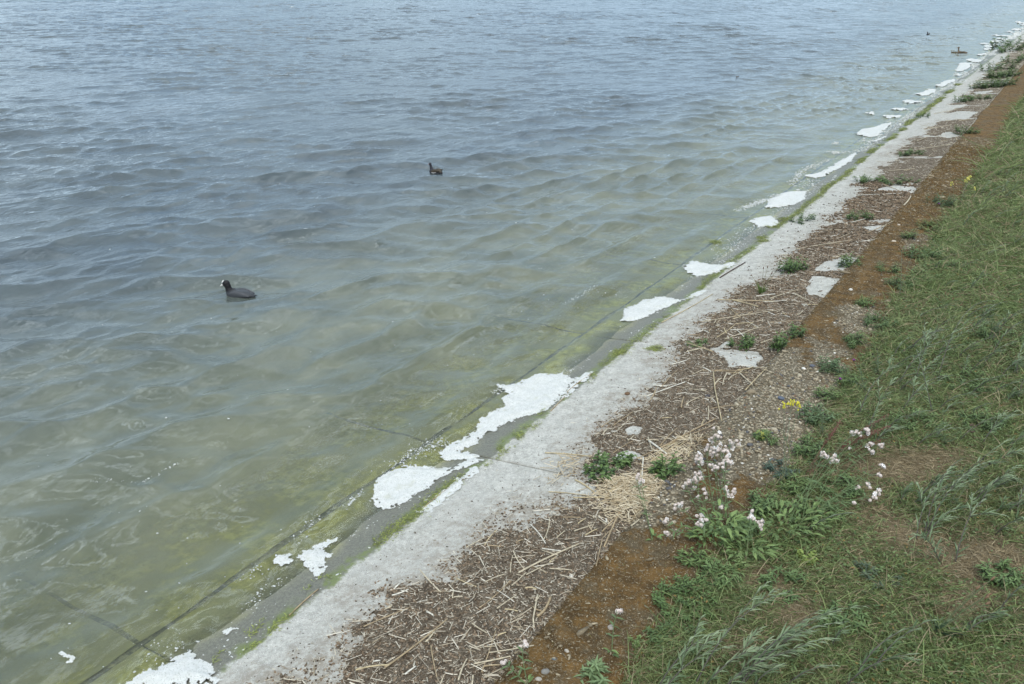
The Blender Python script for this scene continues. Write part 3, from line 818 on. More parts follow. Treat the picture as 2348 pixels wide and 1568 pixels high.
# ---- green algae caught on the rim
def build_algae():
    mb = MB()
    n = 26000
    y = 1.2 + 26 * rng.random(n) ** 1.7; 
    x = -0.025 + rng.normal(0, 0.030, n) + 0.06 * fbm(y * 1.5, 0 * y, 66, 3)
    k = fbm(x * 3, y * 2.1, 67, 3) + 0.55 * fbm(x * 9, y * 9, 68, 2) > -0.08
    x, y = x[k], y[k]; n = len(x)
    P = np.column_stack([x, y, x * TH + rng.uniform(0.0005, 0.010, n)])
    a = rng.normal(math.pi / 2, 0.9, n)
    D = np.column_stack([np.cos(a), np.sin(a), rng.uniform(-.15, .35, n)])
    t = rng.random(n)[:, None]
    C = np.array([0.13, 0.15, 0.05]) * (1 - t) + np.array([0.46, 0.52, 0.14]) * t ** 1.2
    sc = np.maximum(1, y / 7)
    leaves(mb, P, D, (0, 0, 1), rng.uniform(.012, .040, n) * sc, rng.uniform(.0025, .006, n) * sc, 0.2, C, 2)
    # a few bright weed clots further out
    for px in [(1640,555),(1745,545),(1770,520),(1795,502),(1750,553),(1500,800),(1420,808)]:
        q = hit(*px); m = 160
        Q = q[:2] + rng.normal(0, .035, (m, 2)); z = surf_z(Q[:, 0], Q[:, 1]) + rng.uniform(0.003, .014, m)
        a = rng.uniform(0, 6.3, m)
        leaves(mb, np.column_stack([Q, z]), np.column_stack([np.cos(a), np.sin(a), 0 * a]), (0, 0, 1), .04, .006, 0.1, C[:m], 2)
    m_ = mat_col('green_algae', 0.5, 0.4, 0.3, 90, 0.25)
    o = link('green_algae', mb.mesh('green_algae', m_)); tag(o, 'bright green algae caught along the wet rim', 'algae', kind='stuff')
build_algae()

def build_litter():
    m = M('brown_reed_litter'); p = m.pos()
    a, b = m.noise(p, 130, 4, 0.75), m.noise(p, 22, 4, 0.6)
    c = m.mix(m.ramp(a, 0.36, 0.64), (0.095, 0.075, 0.055), (0.29, 0.24, 0.18))
    c = m.mix(m.ramp(b, 0.4, 0.7), c, (0.105, 0.082, 0.060))
    c = m.mix(m.ramp(a, 0.66, 0.72), c, (0.36, 0.31, 0.23))
    mat = m.done(m.pbsdf(c, 0.95, m.bump(a, 1.0, 0.015), 0.1))
    mb = MB()
    for y0, y1, sx, sy in ((1.0, 6.5, .010, .010), (6.5, 14, .016, .022), (14, 30, .03, .07), (30, 90, .05, .25)):
        xs = np.arange(0.1, KX + 0.01, sx); ys = np.arange(y0, y1 + sy, sy)
        X, Y = np.meshgrid(xs, ys, indexing='ij')
        d = litter(X, Y)
        h = litter_h(X, Y, d)
        Z = X * TH + h - 0.004
        keep = ((d > -0.03) & (h > 0.0035)).ravel(); n = len(ys)
        i = np.arange(len(xs) - 1)[:, None] * n + np.arange(n - 1)[None]
        F = np.stack([i, i + n, i + n + 1, i + 1], -1).reshape(-1, 4)
        F = F[keep[F].sum(1) >= 2]
        mb.add(np.stack([X, Y, Z], -1).reshape(-1, 3), F)
    # crumbs: dark husks and pale flecks
    V0, F0 = ico(1)
    def pts(n, y0, y1, thr, pw=1.0, x0=0.0):
        y = y0 + (y1 - y0) * rng.random(n) ** pw; x = rng.uniform(x0, KX + 0.02, n)
        d = litter(x, y); k = d + rng.normal(0, 0.05, n) > thr
        x, y, d = x[k], y[k], d[k]
        return x, y, x * TH + np.maximum(litter_h(x, y, d) - .005, 0)
    x, y, z = pts(42000, 1.1, 13, -0.02, 1.5)
    n = len(x); sc = np.maximum(0.8, y / 6.5); t = rng.random(n)[:, None]
    C = np.array([0.055, 0.040, 0.027]) * (1 - t) + np.array([0.28, 0.21, 0.145]) * t
    s = rng.uniform(.0025, .0075, n) * sc
    scatter(mb, V0, F0, np.column_stack([x, y, z + s * .5]), np.column_stack([s * rng.uniform(1, 2.4, n), s, s * .6]), rng.uniform(0, 6.3, n), rng.normal(0, .3, n), C, 0.35)
    # sparse dark crumbs over the bare concrete
    n = 9500; y = 1.3 + 11 * rng.random(n) ** 1.5; x = rng.uniform(0.02, KX, n)
    k = rng.random(n) < 0.15 + 0.85 * smooth(0.1, 0.7, x) * smooth(-.3, .3, fbm(x * 4, y * 4, 109, 3)); x, y = x[k], y[k]
    k = (litter(x, y) > -.10) | (x < .6) & (litter(x, y) > -.7) | (rng.random(len(x)) < .05); x, y = x[k], y[k]; n = len(x)
    s = rng.lognormal(math.log(.0026), .4, n) * np.maximum(.8, y / 7)
    scatter(mb, V0, F0, np.column_stack([x, y, x * TH + s * .4]), np.column_stack([s * 1.8, s, s * .6]), rng.uniform(0, 6.3, n), None, (0.075, 0.058, 0.042), 0.35)
    mc = mat_col('litter_crumbs', 0.9, 0.1, 0.2)
    me = mb.mesh('reed_litter', mat, False)
    me.materials.append(mc)
    ns = len(mb.F.get(4)[0]) if 4 in mb.F else 0
    # quads are the sheet, triangles the crumbs
    idx = np.zeros(len(me.polygons), np.int32); tot = np.zeros(len(me.polygons), np.int32)
    me.polygons.foreach_get('loop_total', tot); idx[tot == 3] = 1
    me.polygons.foreach_set('material_index', idx)
    o = link('reed_litter', me); tag(o, 'dark brown layer of crumbled reed litter on the slabs', 'litter', kind='stuff')

    # pale chips, too many to count
    mb = MB()
    B0 = np.array([[-.5, -.5, 0], [.5, -.5, 0], [.5, .5, 0], [-.5, .5, 0], [-.5, 0, 1], [.5, 0, 1]], float)
    B4 = np.array([[0, 1, 5, 4], [3, 4, 5, 2], [0, 3, 2, 1]]) ; 
    x, y, z = pts(26000, 1.15, 9, -0.02, 1.35)
    x2, y2, z2 = pts(15000, 9, 45, -0.02, 1.3)
    x3 = rng.uniform(.05, KX, 4000); y3 = rng.uniform(1.4, 14, 4000); k = rng.random(4000) < smooth(0, .8, x3); x3, y3 = x3[k], y3[k]; z3 = x3 * TH - .004
    x4 = rng.normal(KX - .03, .03, 500); y4 = rng.uniform(1.4, 22, 500); z4_ = np.where(x4 > KX, KZ, x4 * TH + .01)
    x = np.concatenate([x, x2, x3, x4]); y = np.concatenate([y, y2, y3, y4]); z = np.concatenate([z, z2, z3, z4_])
    n = len(x)
    far = np.maximum(1, y / 8)
    ln = rng.lognormal(math.log(.0115), .7, n) * far ** .8; w = np.minimum(ln * .5, rng.lognormal(math.log(.0028), .35, n)) * far ** .7
    t = rng.random(n)[:, None]
    C = np.array([0.22, 0.18, 0.13]) * (1 - t) + np.array([0.66, 0.61, 0.50]) * t
    scatter(mb, B0, B4, np.column_stack([x, y, z + .003 + rng.uniform(0, .004, n)]), np.column_stack([ln, w, w * .5]), rng.uniform(0, 6.3, n), rng.normal(0, .22, n), C, 0.12)
    # longer splinters among the chips
    x, y, z = pts(1300, 1.15, 12, 0.0, 1.4); n = len(x); t = rng.random(n)[:, None]; ln = rng.uniform(.03, .10, n); w = rng.uniform(.0025, .0065, n)
    scatter(mb, B0, B4, np.column_stack([x, y, z + .007]), np.column_stack([ln, w, w * .5]), rng.normal(.5, .9, n), rng.normal(0, .1, n), np.array([0.34, 0.28, 0.19]) * (1 - t) + np.array([0.74, 0.70, 0.60]) * t, 0.08)
    # the heaped straw by the nettles
    for px, r, m_ in [((1468,1130), .12, 620), ((1440,1160), .12, 300), ((1525,1062), .11, 220), ((1405,1120), .08, 220), ((1580,1020), .08, 60), ((1300,1075), .10, 60)]:
        q = hit(*px); a = rng.normal(0, 1, (m_, 2)) * r * np.array([.6, 1.0])
        x = np.minimum(q[0] + a[:, 0], KX - .01); y = q[1] + a[:, 1]; k = np.exp(-(a ** 2).sum(1) / (2 * r * r))
        ln = rng.uniform(.02, .10, m_); w = rng.uniform(.003, .0065, m_)
        t = rng.random(m_)[:, None]; C = np.array([0.36, 0.28, 0.17]) * (1 - t) + np.array([0.68, 0.60, 0.45]) * t
        scatter(mb, B0, B4, np.column_stack([x, y, x * TH + .01 + .045 * k * rng.random(m_)]), np.column_stack([ln, w, w * .6]), rng.normal(.75, 1.1, m_), rng.normal(0, .2, m_), C, 0.1)
    o = link('reed_chips', mb.mesh('reed_chips', mat_col('dry_reed_chips', 0.7, 0.25, 0.2, 200), False))
    tag(o, 'countless pale chips of broken dry reed over the brown litter', 'reed chips', kind='stuff')
build_litter()

# ---- single reed stalks
STALK = mat_col('dry_reed', 0.6, 0.3, 0.14, 90)
def stalk_mesh(pts, r, tone, name='reed_stalk'):
    mb = MB(); pts = np.asarray(pts, float); n = len(pts)
    seg = np.linalg.norm(np.diff(pts, axis=0), axis=1).sum()
    t = np.linspace(0, 1, n)
    rr = r * (1 - 0.25 * t) * (1 + 0.10 * (np.arange(n) % 4 == 2))
    Cc = np.asarray(tone)[None] * (1 - 0.28 * (np.arange(n) % 4 == 2))[:, None] * rng.uniform(.9, 1.08, (n, 1))
    tube(mb, pts, rr, Cc, 7)
    return mb.mesh(name, STALK)

def top(x, y):
    """where a stalk rests: litter, slab or kerb"""
    x = np.asarray(x, float)
    z = np.where(x < KX, x * TH, KZ + .004) + np.where(x < KX, np.maximum(litter_h(x, y + 0 * x, litter(x, np.asarray(y, float) + 0 * x)) - .003, 0), 0)
    return np.where(x < 0.3, np.maximum(z, water_z(x, np.asarray(y, float) + 0 * x)), z)

def stalk(p0, p1, dia, tone, mid=None, up=0.0, straight=False):
    a, b = hit(*p0), hit(*p1)
    c = (a + b) / 2 if mid is None else hit(*mid)
    c = c + (0 if mid is not None else 1) * np.append(rng.normal(0, .012, 2), 0)
    n = 13
    if mid is not None:
        pts = np.vstack([np.linspace(a, c, 7), np.linspace(c, b, 7)[1:]])
    else: pts = bez(a, c, b, n)
    zz = top(pts[:, 0], pts[:, 1])
    # a stiff stalk spans hollows: least straight line above the ground
    t = np.linspace(0, 1, n)
    A = np.column_stack([1 - t, t]); s = np.linalg.lstsq(A, zz, rcond=None)[0]; line = A @ s
    line += max(0, (zz - line).max()) * 0.7
    pts[:, 2] = line + dia / 2 + 0.002 + up * t
    o_ = pts.mean(0); me = stalk_mesh(pts - o_, dia / 2, tone)
    return link('reed_stalk', me, None, o_)
TAN, PALE, WHITE, STRAW, DARK = (0.40, 0.31, 0.19), (0.54, 0.47, 0.34), (0.70, 0.67, 0.58), (0.50, 0.41, 0.25), (0.10, 0.075, 0.055)
ST = [  # label or None, ends, diameter, tone, bend
 ('long thick tan reed stalk lying in the brown litter near the bottom edge', (882,1540), (1026,1427), .009, TAN),
 ('thick tan reed stalk crossing the scatter of pale pieces beside the kerb', (1188,1319), (1326,1254), .010, PALE),
 (None, (1206,1323), (1271,1292), .006, PALE), (None, (1173,1350), (1206,1318), .006, PALE),
 ('pale reed stalk with a sharp elbow near its lower end', (1232,1370), (1224,1447), .009, PALE, (1222,1425)),
 ('slender tan reed stalk leaning down onto the edge of the mossy kerb', (1366,1301), (1408,1212), .005, TAN, (1380,1245)),
 (None, (1215,1207), (1250,1256), .007, WHITE), (None, (1177,1268), (1202,1310), .007, PALE), ('thin straight reed stalk on open litter left of the scatter', (1099,1399), (1170,1338), .005, TAN),
 ('broad flat split reed piece near the kerb edge', (1231,1421), (1262,1376), .014, TAN), (None, (1139,1401), (1184,1370), .006, PALE), (None, (988,1485), (1002,1559), .006, TAN),
 ('short tan reed stalk at the left edge of the litter', (1068,1257), (1111,1234), .006, PALE), (None, (1259,1194), (1246,1245), .007, PALE), (None, (1104,1547), (1137,1457), .005, TAN), (None, (1051,1567), (1071,1517), .008, PALE),
 (None, (1082,1439), (1117,1461), .006, PALE), (None, (1121,1505), (1224,1485), .006, PALE), (None, (1086,1530), (1170,1514), .008, PALE),
 ('straight reed stalk along the wet rim beside the thin foam strip', (971,1165), (1079,1090), .006, TAN), (None, (1113,1339), (1155,1325), .006, PALE), (None, (1260,1314), (1311,1314), .007, PALE),
 (None, (1257,1129), (1343,1138), .006, STRAW), ('straight stalk lying level below the nettle patch and white concrete', (1314,1145), (1397,1147), .008, STRAW),
 ('straight reed stalk pointing into the left side of the nettle patch', (1249,1040), (1355,1049), .008, STRAW), ('thick reed stalk slanting over the white concrete below the nettles', (1318,1102), (1364,1134), .010, STRAW),
 (None, (1438,1112), (1483,1092), .007, STRAW), ('pale stalk standing upright out of the straw heap', (1474,1056), (1469,1149), .009, WHITE), ('white flattened stalk crossing over the fan of stalks', (1487,1019), (1528,1052), .013, WHITE),
 (None, (1481,1014), (1509,1015), .009, PALE), (None, (1485,1007), (1494,1040), .008, PALE), ('very long bent reed stalk running down from the straw heap', (1384,1262), (1456,1128), .009, TAN, (1422,1175)),
 (None, (1380,1225), (1430,1176), .007, TAN), ('longest thin stalk of the fan beside the kerb', (1460,1058), (1639,974), .006, TAN), ('thick stalk at the top of the fan beside the kerb', (1512,1036), (1640,966), .010, TAN),
 (None, (1541,1054), (1586,1025), .009, PALE), (None, (1491,1067), (1570,1003), .008, STRAW), (None, (1500,1060), (1565,1012), .007, PALE), (None, (1496,1066), (1552,1022), .008, STRAW), (None, (1506,1064), (1578,1012), .007, STRAW), (None, (1515,1066), (1572,1030), .007, PALE),
 (None, (1502,1052), (1545,1018), .007, STRAW), (None, (1520,1048), (1583,1006), .006, PALE), (None, (1530,1062), (1562,1030), .008, PALE), (None, (1578,1051), (1588,1036), .011, STRAW), (None, (1405,980), (1450,949), .006, TAN), (None, (1378,980), (1405,966), .006, TAN),
 (None, (1514,1025), (1552,986), .006, TAN), ('fat short stalk stub in the straw heap below the nettles', (1397,1137), (1415,1118), .020, STRAW), (None, (1446,1209), (1465,1194), .009, PALE),
 ('long reed stalk lying on the clean concrete close to the waterline', (1516,741), (1634,675), .008, STRAW), ('long thin stalk crossing the upper litter left to right', (1609,741), (1772,717), .007, PALE),
 ('long level stalk below the grassy plantain tuft', (1646,688), (1774,695), .007, STRAW), (None, (1675,690), (1737,709), .010, STRAW), (None, (1765,689), (1831,668), .007, PALE), (None, (1732,684), (1776,679), .010, WHITE),
 (None, (1642,779), (1687,746), .007, STRAW), (None, (1660,782), (1739,755), .008, PALE), ('stalk pointing right from the small nettle at the joint', (1572,793), (1632,813), .010, STRAW), (None, (1673,762), (1704,759), .007, WHITE),
 (None, (1743,791), (1767,781), .010, PALE), (None, (1826,729), (1840,716), .008, PALE), (None, (1813,676), (1848,694), .006, PALE), ('long crooked stalk in the litter below the white concrete', (1634,860), (1654,966), .009, STRAW, (1638,903)),
 ('straight stalk resting against the pebbly kerb edge', (1708,897), (1757,846), .008, STRAW), (None, (1669,876), (1689,862), .008, PALE), (None, (1695,860), (1724,886), .009, PALE), (None, (1516,890), (1553,853), .006, TAN),
 (None, (1490,921), (1504,892), .010, TAN), (None, (1572,931), (1609,913), .007, PALE), (None, (1689,853), (1726,846), .008, STRAW), (None, (1726,846), (1757,847), .006, PALE), (None, (1665,864), (1656,888), .009, PALE),
 (None, (1623,936), (1622,968), .007, PALE), (None, (1628,942), (1685,932), .006, TAN), (None, (1638,886), (1653,872), .012, PALE), ('tan stalk lying on moss edge beyond the white slab', (1987,538), (2047,510), .008, TAN), ('long pale stalk on the dark litter above the nettles', (1822,574), (1953,554), .008, PALE),
 (None, (1643,688), (1761,693), .006, STRAW), (None, (1818,675), (1865,698), .007, PALE), ('tan stalk slanting over the long white slab', (2012,419), (2065,441), .010, TAN), ('pale stalk slanting at the kerb beyond the white slab', (2071,473), (2087,452), .018, PALE),
 (None, (1996,533), (2044,511), .008, PALE), (None, (2035,394), (2096,390), .008, PALE), ('long pale stalk across the far litter', (2105,345), (2197,329), .009, PALE), (None, (2101,326), (2130,314), .012, PALE),
 ('dark sodden stick lying on the waterline', (1650,638), (1708,603), .014, DARK), ('reed stalk lying along the rim beside the largest foam patch', (1300,900), (1356,858), .008, TAN), (None, (1262,944), (1302,903), .007, TAN),
 (None, (663,1413), (730,1352), .008, TAN), (None, (2118,299), (2180,289), .010, PALE), (None, (2140,262), (2195,252), .010, PALE), (None, (1262,1050), (1240,1056), .004, TAN), ('thin pale rod lying level across the far litter', (2230,187), (2316,184), .022, WHITE),
 ('pale rod beside the far nettles, nearer than the other', (2222,198), (2302,196), .015, PALE), (None, (2282,147), (2347,143), .02, PALE), (None, (2290,109), (2347,106), .02, PALE),
]
for s in ST:
    o = stalk(s[1], s[2], s[3], s[4], s[5] if len(s) > 5 else None)
    if s[0]: tag(o, s[0], 'reed stalk', 'dry reed stalks on the slabs')
    else: tag(o, 'loose pale reed stalk among others on the slabs', 'reed stalk', 'loose reed stalks lying on the slabs')
tmpl = []
for k in range(9):
    n = 9; t = np.linspace(-.5, .5, n); bend = rng.normal(0, .03)
    pts = np.column_stack([t, bend * (t ** 2) * 4, 0 * t]); mb = MB()
    c_ = [PALE, WHITE, STRAW, TAN, PALE][k % 5]
    pts2 = pts * np.array([.08, .08, .08]); tube(mb, pts2, .0026 * (1 - .2 * (t + .5)), np.array(c_)[None] * (1 - .25 * (np.arange(n) % 4 == 2))[:, None], 6)
    tmpl.append(mb.mesh('reed_stalk', STALK))
cnt = 0
while cnt < 200:
    near = cnt < 150
    y = rng.uniform(1.3, 7.5) if near else rng.uniform(7.5, 26)
    x = rng.uniform(0.3, KX - .03)
    if float(litter(np.array([x]), np.array([y]))[0]) < (0.05 if near else 0): continue
    o = link('reed_stalk', tmpl[int(rng.integers(9))])
    yaw = rng.uniform(0, math.pi); sc = rng.lognormal(0.1, .5) * (1 if near else 1.9)
    zc = float(top(np.array([x]), np.array([y]))[0])
    slope = math.atan(TH) * math.cos(yaw)
    o.location = (x, y, zc + .006)
    o.rotation_euler = (0, -slope + rng.normal(0, .05), yaw); o.scale = (sc, rng.uniform(.8, 1.9), rng.uniform(.8, 1.7))
    tag(o, 'small broken pale reed piece scattered in the %s litter' % ('near' if near else 'far'), 'reed piece', 'small reed pieces in the %s litter' % ('near' if near else 'far'))
    cnt += 1

# ---- pebbles of the kerb
def build_pebbles():
    mb = MB(); V0, F0 = ico(1)
    n = 26000
    y = 1.0 + 24 * rng.random(n) ** 1.6; x = rng.uniform(KX + .01, GX + .12, n)
    ms = moss_amount(x, y) + 0.25 * rng.normal(0, 1, n)
    k = (ms < -0.12) & (rng.random(n) < .75); x, y = x[k], y[k]; n = len(x)
    s = rng.lognormal(math.log(.0062), .42, n) * np.maximum(1, y / 10)
    t = rng.random(n)[:, None]; C = np.array([0.17, 0.13, 0.08]) * (1 - t) + np.array([0.48, 0.42, 0.31]) * t
    b = rng.random(n); C[b < .10] = (0.12, 0.12, 0.125); C[(b > .12) & (b < .18)] = (0.22, 0.14, 0.09); C[b > .96] = (0.72, 0.70, 0.64)
    z = land_z(np.minimum(x, GX - .01), y) + .004
    scatter(mb, V0, F0, np.column_stack([x, y, z]), np.column_stack([s * rng.uniform(1, 1.7, n), s, s * .55]), rng.uniform(0, 6.3, n), rng.normal(0, .2, n), C, 0.22)
    # debris crumbs over the moss
    n = 34000; y = 1.0 + 16 * rng.random(n) ** 1.5; x = rng.uniform(KX - .01, GX + .3, n); s = rng.lognormal(math.log(.0019), .55, n) * np.maximum(1, y / 7)
    t = rng.random(n)[:, None]; C = np.array([0.16, 0.12, 0.07]) * (1 - t) + np.array([0.45, 0.38, 0.26]) * t ** 2
    scatter(mb, V0, F0, np.column_stack([x, y, KZ + .010 + 0 * x]), np.column_stack([s * rng.uniform(1, 3, n), s * .8, s * .6]), rng.uniform(0, 6.3, n), None, C, 0.3)
    o = link('kerb_gravel', mb.mesh('kerb_gravel', mat_col('gravel', 0.8, 0.25, 0.25, 120)))
    tag(o, 'small embedded pebbles and crumbs on the mossy kerb', 'gravel', kind='stuff')
    # moss tufts
    mb = MB(); n = 60000
    y = 1.0 + 15 * rng.random(n) ** 1.5; x = rng.uniform(KX, GX + .1, n)
    k = moss_amount(x, y) + .3 * fbm(x * 20, y * 20, 111, 2) > 0.05; x, y = x[k], y[k]; n = len(x)
    sc = np.maximum(1, y / 6)
    t = (0.5 + .5 * fbm(x * 6, y * 6, 112, 3))[:, None] * .6 + .4 * rng.random((n, 1))
    C = np.array([0.070, 0.048, 0.022]) * (1 - t) + np.array([0.26, 0.155, 0.055]) * t
    b = rng.random(n); C[b < .06] = (0.20, 0.21, 0.07); C[b > .95] = (0.42, 0.33, 0.2)
    D = rng.normal(0, .7, (n, 3)); D[:, 2] = 1
    blades(mb, np.column_stack([x, y, KZ + .006 + 0 * x]), D, rng.uniform(.004, .011, n) * sc, .0024 * sc, .3, C, 1)
    o = link('moss', mb.mesh('moss', mat_col('brown_moss', 0.9, 0.1, 0.2), False)); tag(o, 'rust brown moss carpet on the kerb', 'moss', kind='stuff')
build_pebbles()
# single stones one can pick out
STONES = [((1495,1022), .011, WHITE, 'small white stone'), ((2020,1495), 0, 0, 0)]
for px, s, c, lab in [((1310,1325), .013, (.56,.53,.47), 'pale rounded stone in the litter beside the kerb edge'), ((1400,1440), .014, (.34,.30,.26), 'grey brown stone on the moss near the bottom'),
                      ((1271,1513), .010, (.10,.14,.17), 'tiny dark blue grey stone on the moss'), ((1862,840), .019, (.12,.13,.16), 'dark slate stone among the kerb pebbles'), ((1790,915), .020, (.11,.13,.17), 'flat slate grey stone set in the pebbly kerb'),
                      ((1950,665), .018, (.66,.64,.58), 'white stone on the moss near the white slab'), ((2048,555), .020, (.55,.48,.38), 'beige stone lying on the moss'), ((2060,517), .018, (.50,.44,.36), 'rounded buff stone on the moss beyond the beige one'),
                      ((1299,1494), .010, (.44,.40,.34), 'pale chip of stone on the moss above the tiny dark one'), ((1250,1543), .015, (.22,.21,.19), 'grey stone at the kerb edge by the bottom of the photo'), ((1234,1560), .012, (.36,.33,.28), 'light stone next to the grey one at the bottom'),
                      ((1842,846), .014, (.70,.68,.63), 'white stone among the kerb pebbles'), ((1622,911), .020, (.07,.065,.07), 'dark lump lying in the litter'), ((1787,743), .012, (.25,.29,.34), 'blue grey stone in the upper litter'), ((1438,904), .018, (.16,.10,.06), 'brown clod on the bare concrete')]:
    mb = MB(); V0, F0 = ico(2)
    V = V0 * np.array([1.3, 1, .6]) * s * (1 + .18 * fbm(V0[:, 0] * 1.6 + s * 900, V0[:, 1] * 1.6 + V0[:, 2], 3, 3))[:, None]
    mb.add(V, F0, c); q = hit(*px); zz = float(land_z(q[0], q[1])) + s * .45
    o = link('stone', mb.mesh('stone', mat_col('stone', .8, .25, .25, 150)), None, (q[0], q[1], zz)); o.rotation_euler = (0, 0, rng.uniform(0, 3))
    tag(o, lab, 'stone')
# ================================================================== GRASS AND PLANTS
GRASS = mat_col('grass_blades', 0.55, 0.25, 0.18, 60, 0.25)
LEAF = mat_col('weed_leaves', 0.5, 0.3, 0.16, 70, 0.2)
WIND = np.array([0.80, 0.50, 0.0])
def build_grass():
    mb = MB()
    def patch(n, y0, y1, x1, pw, ln, wd, sc=None):
        y = y0 + (y1 - y0) * rng.random(n) ** pw
        x = GX - .25 + (x1 - GX + .25) * rng.random(n)
        edge = turf_edge(y) + 0.03
        k = (x > edge + rng.normal(0, .03, n)); x, y = x[k], y[k]; n = len(x)
        dr = dryness(x, y) + rng.normal(0, .22, n)
        cl = fbm(x * 5, y * 5, 120, 3)
        dry = dr > 0.35
        k = rng.random(n) < np.where(dry, .55, np.clip(.85 + cl, .35, 1)); x, y, dr, cl, dry = x[k], y[k], dr[k], cl[k], dry[k]; n = len(x)
        s = 1 if sc is None else np.maximum(1, y / sc)
        h = rng.lognormal(math.log(ln), .38, n) * np.where(dry, .7, 1 + .5 * cl) * (s ** .5)
        w = rng.uniform(.7, 1.3, n) * wd * s
        D = rng.normal(0, .75, (n, 3)) + WIND * .45; D[:, 2] = rng.uniform(.18, 1.0, n); D[dry, 2] *= .35
        t = rng.random(n)[:, None]; u = np.clip(.5 + .9 * fbm(x * 2.2, y * 2.2, 121, 3) + rng.normal(0, .2, n), 0, 1)[:, None]
        G = (np.array([0.080, 0.125, 0.042]) * (1 - t) + np.array([0.275, 0.345, 0.135]) * t) * (1 - u) + (np.array([0.110, 0.150, 0.060]) * (1 - t) + np.array([0.33, 0.38, 0.17]) * t) * u
        Y_ = np.array([0.19, 0.145, 0.085]) * (1 - t) + np.array([0.46, 0.38, 0.24]) * t
        yl = (dry | (rng.random(n) < .2))[:, None]
        C = np.where(yl, Y_, G)
        P = np.column_stack([x, y, np.maximum(turf_z(x, y), KZ) + .004])
        blades(mb, P, D, h, w, rng.uniform(.2, .9, n), C, 3)
    patch(105000, 1.6, 5.2, 3.5, .95, .046, .0034)
    patch(80000, 5.2, 12, 3.6, 1.1, .055, .0038, 5.5)
    patch(36000, 12, 40, 4.2, 1.4, .055, .0042, 6)
    patch(9000, -2, 60, 12, 1.0, .07, .012)
    patch(15000, 1.6, 6, 3.5, 1.0, .095, .0038)
    patch(15000, 6, 22, 3.6, 1.3, .13, .0045, 7)
    # clover and small round leaves between the blades
    n = 34000; y = 1.7 + 9 * rng.random(n) ** 1.2; x = rng.uniform(GX - .2, 3.4, n)
    k = (x > turf_edge(y) + .02) & (fbm(x * 3, y * 3, 130, 3) + .25 * rng.normal(0, 1, n) > -.12) & (dryness(x, y) + rng.normal(0, .3, n) < .55); x, y = x[k], y[k]; n = len(x)
    a = rng.uniform(0, 6.3, n); D = np.column_stack([np.cos(a), np.sin(a), rng.uniform(-.1, .7, n)])
    t = rng.random(n)[:, None]; C = np.array([0.075, 0.125, 0.045]) * (1 - t) + np.array([0.23, 0.31, 0.13]) * t
    C[rng.random(n) < .05] = (0.30, 0.20, 0.07)
    s = np.maximum(1, y / 6)
    leaves(mb, np.column_stack([x, y, turf_z(x, y) + rng.uniform(.006, .03, n)]), D, (0, 0, 1), rng.uniform(.010, .024, n) * s, rng.uniform(.007, .014, n) * s, .2, C, 2, .15, .6, .55, .4)
    # flat straw and dead stems in the turf
    n = 9000; y = 1.7 + 9 * rng.random(n) ** 1.2; x = rng.uniform(GX - .1, 3.4, n)
    k = rng.random(n) < .3 + smooth(0, .6, dryness(x, y)); x, y = x[k], y[k]; n = len(x)
    D = rng.normal(0, 1, (n, 3)); D[:, 2] *= .12; t = rng.random(n)[:, None]
    blades(mb, np.column_stack([x, y, np.where(x < GX, KZ + .01, turf_z(x, y) + .012)]), D, rng.uniform(.015, .06, n), .0022, .1, np.array([0.26, 0.20, 0.13]) * (1 - t) + np.array([0.62, 0.54, 0.38]) * t, 1)
    o = link('grass', mb.mesh('grass', GRASS)); tag(o, 'uneven green turf with straw coloured dry patches', 'grass', kind='stuff')
    print('grass verts', mb.n)
build_grass()

def plant(name, label, cat, base, group=None):
    e = empty(name, tuple(float(v) for v in base)); tag(e, label, cat, group); return e
def part(e, name, mb, mat):
    return link(name, mb.mesh(name, mat), e)

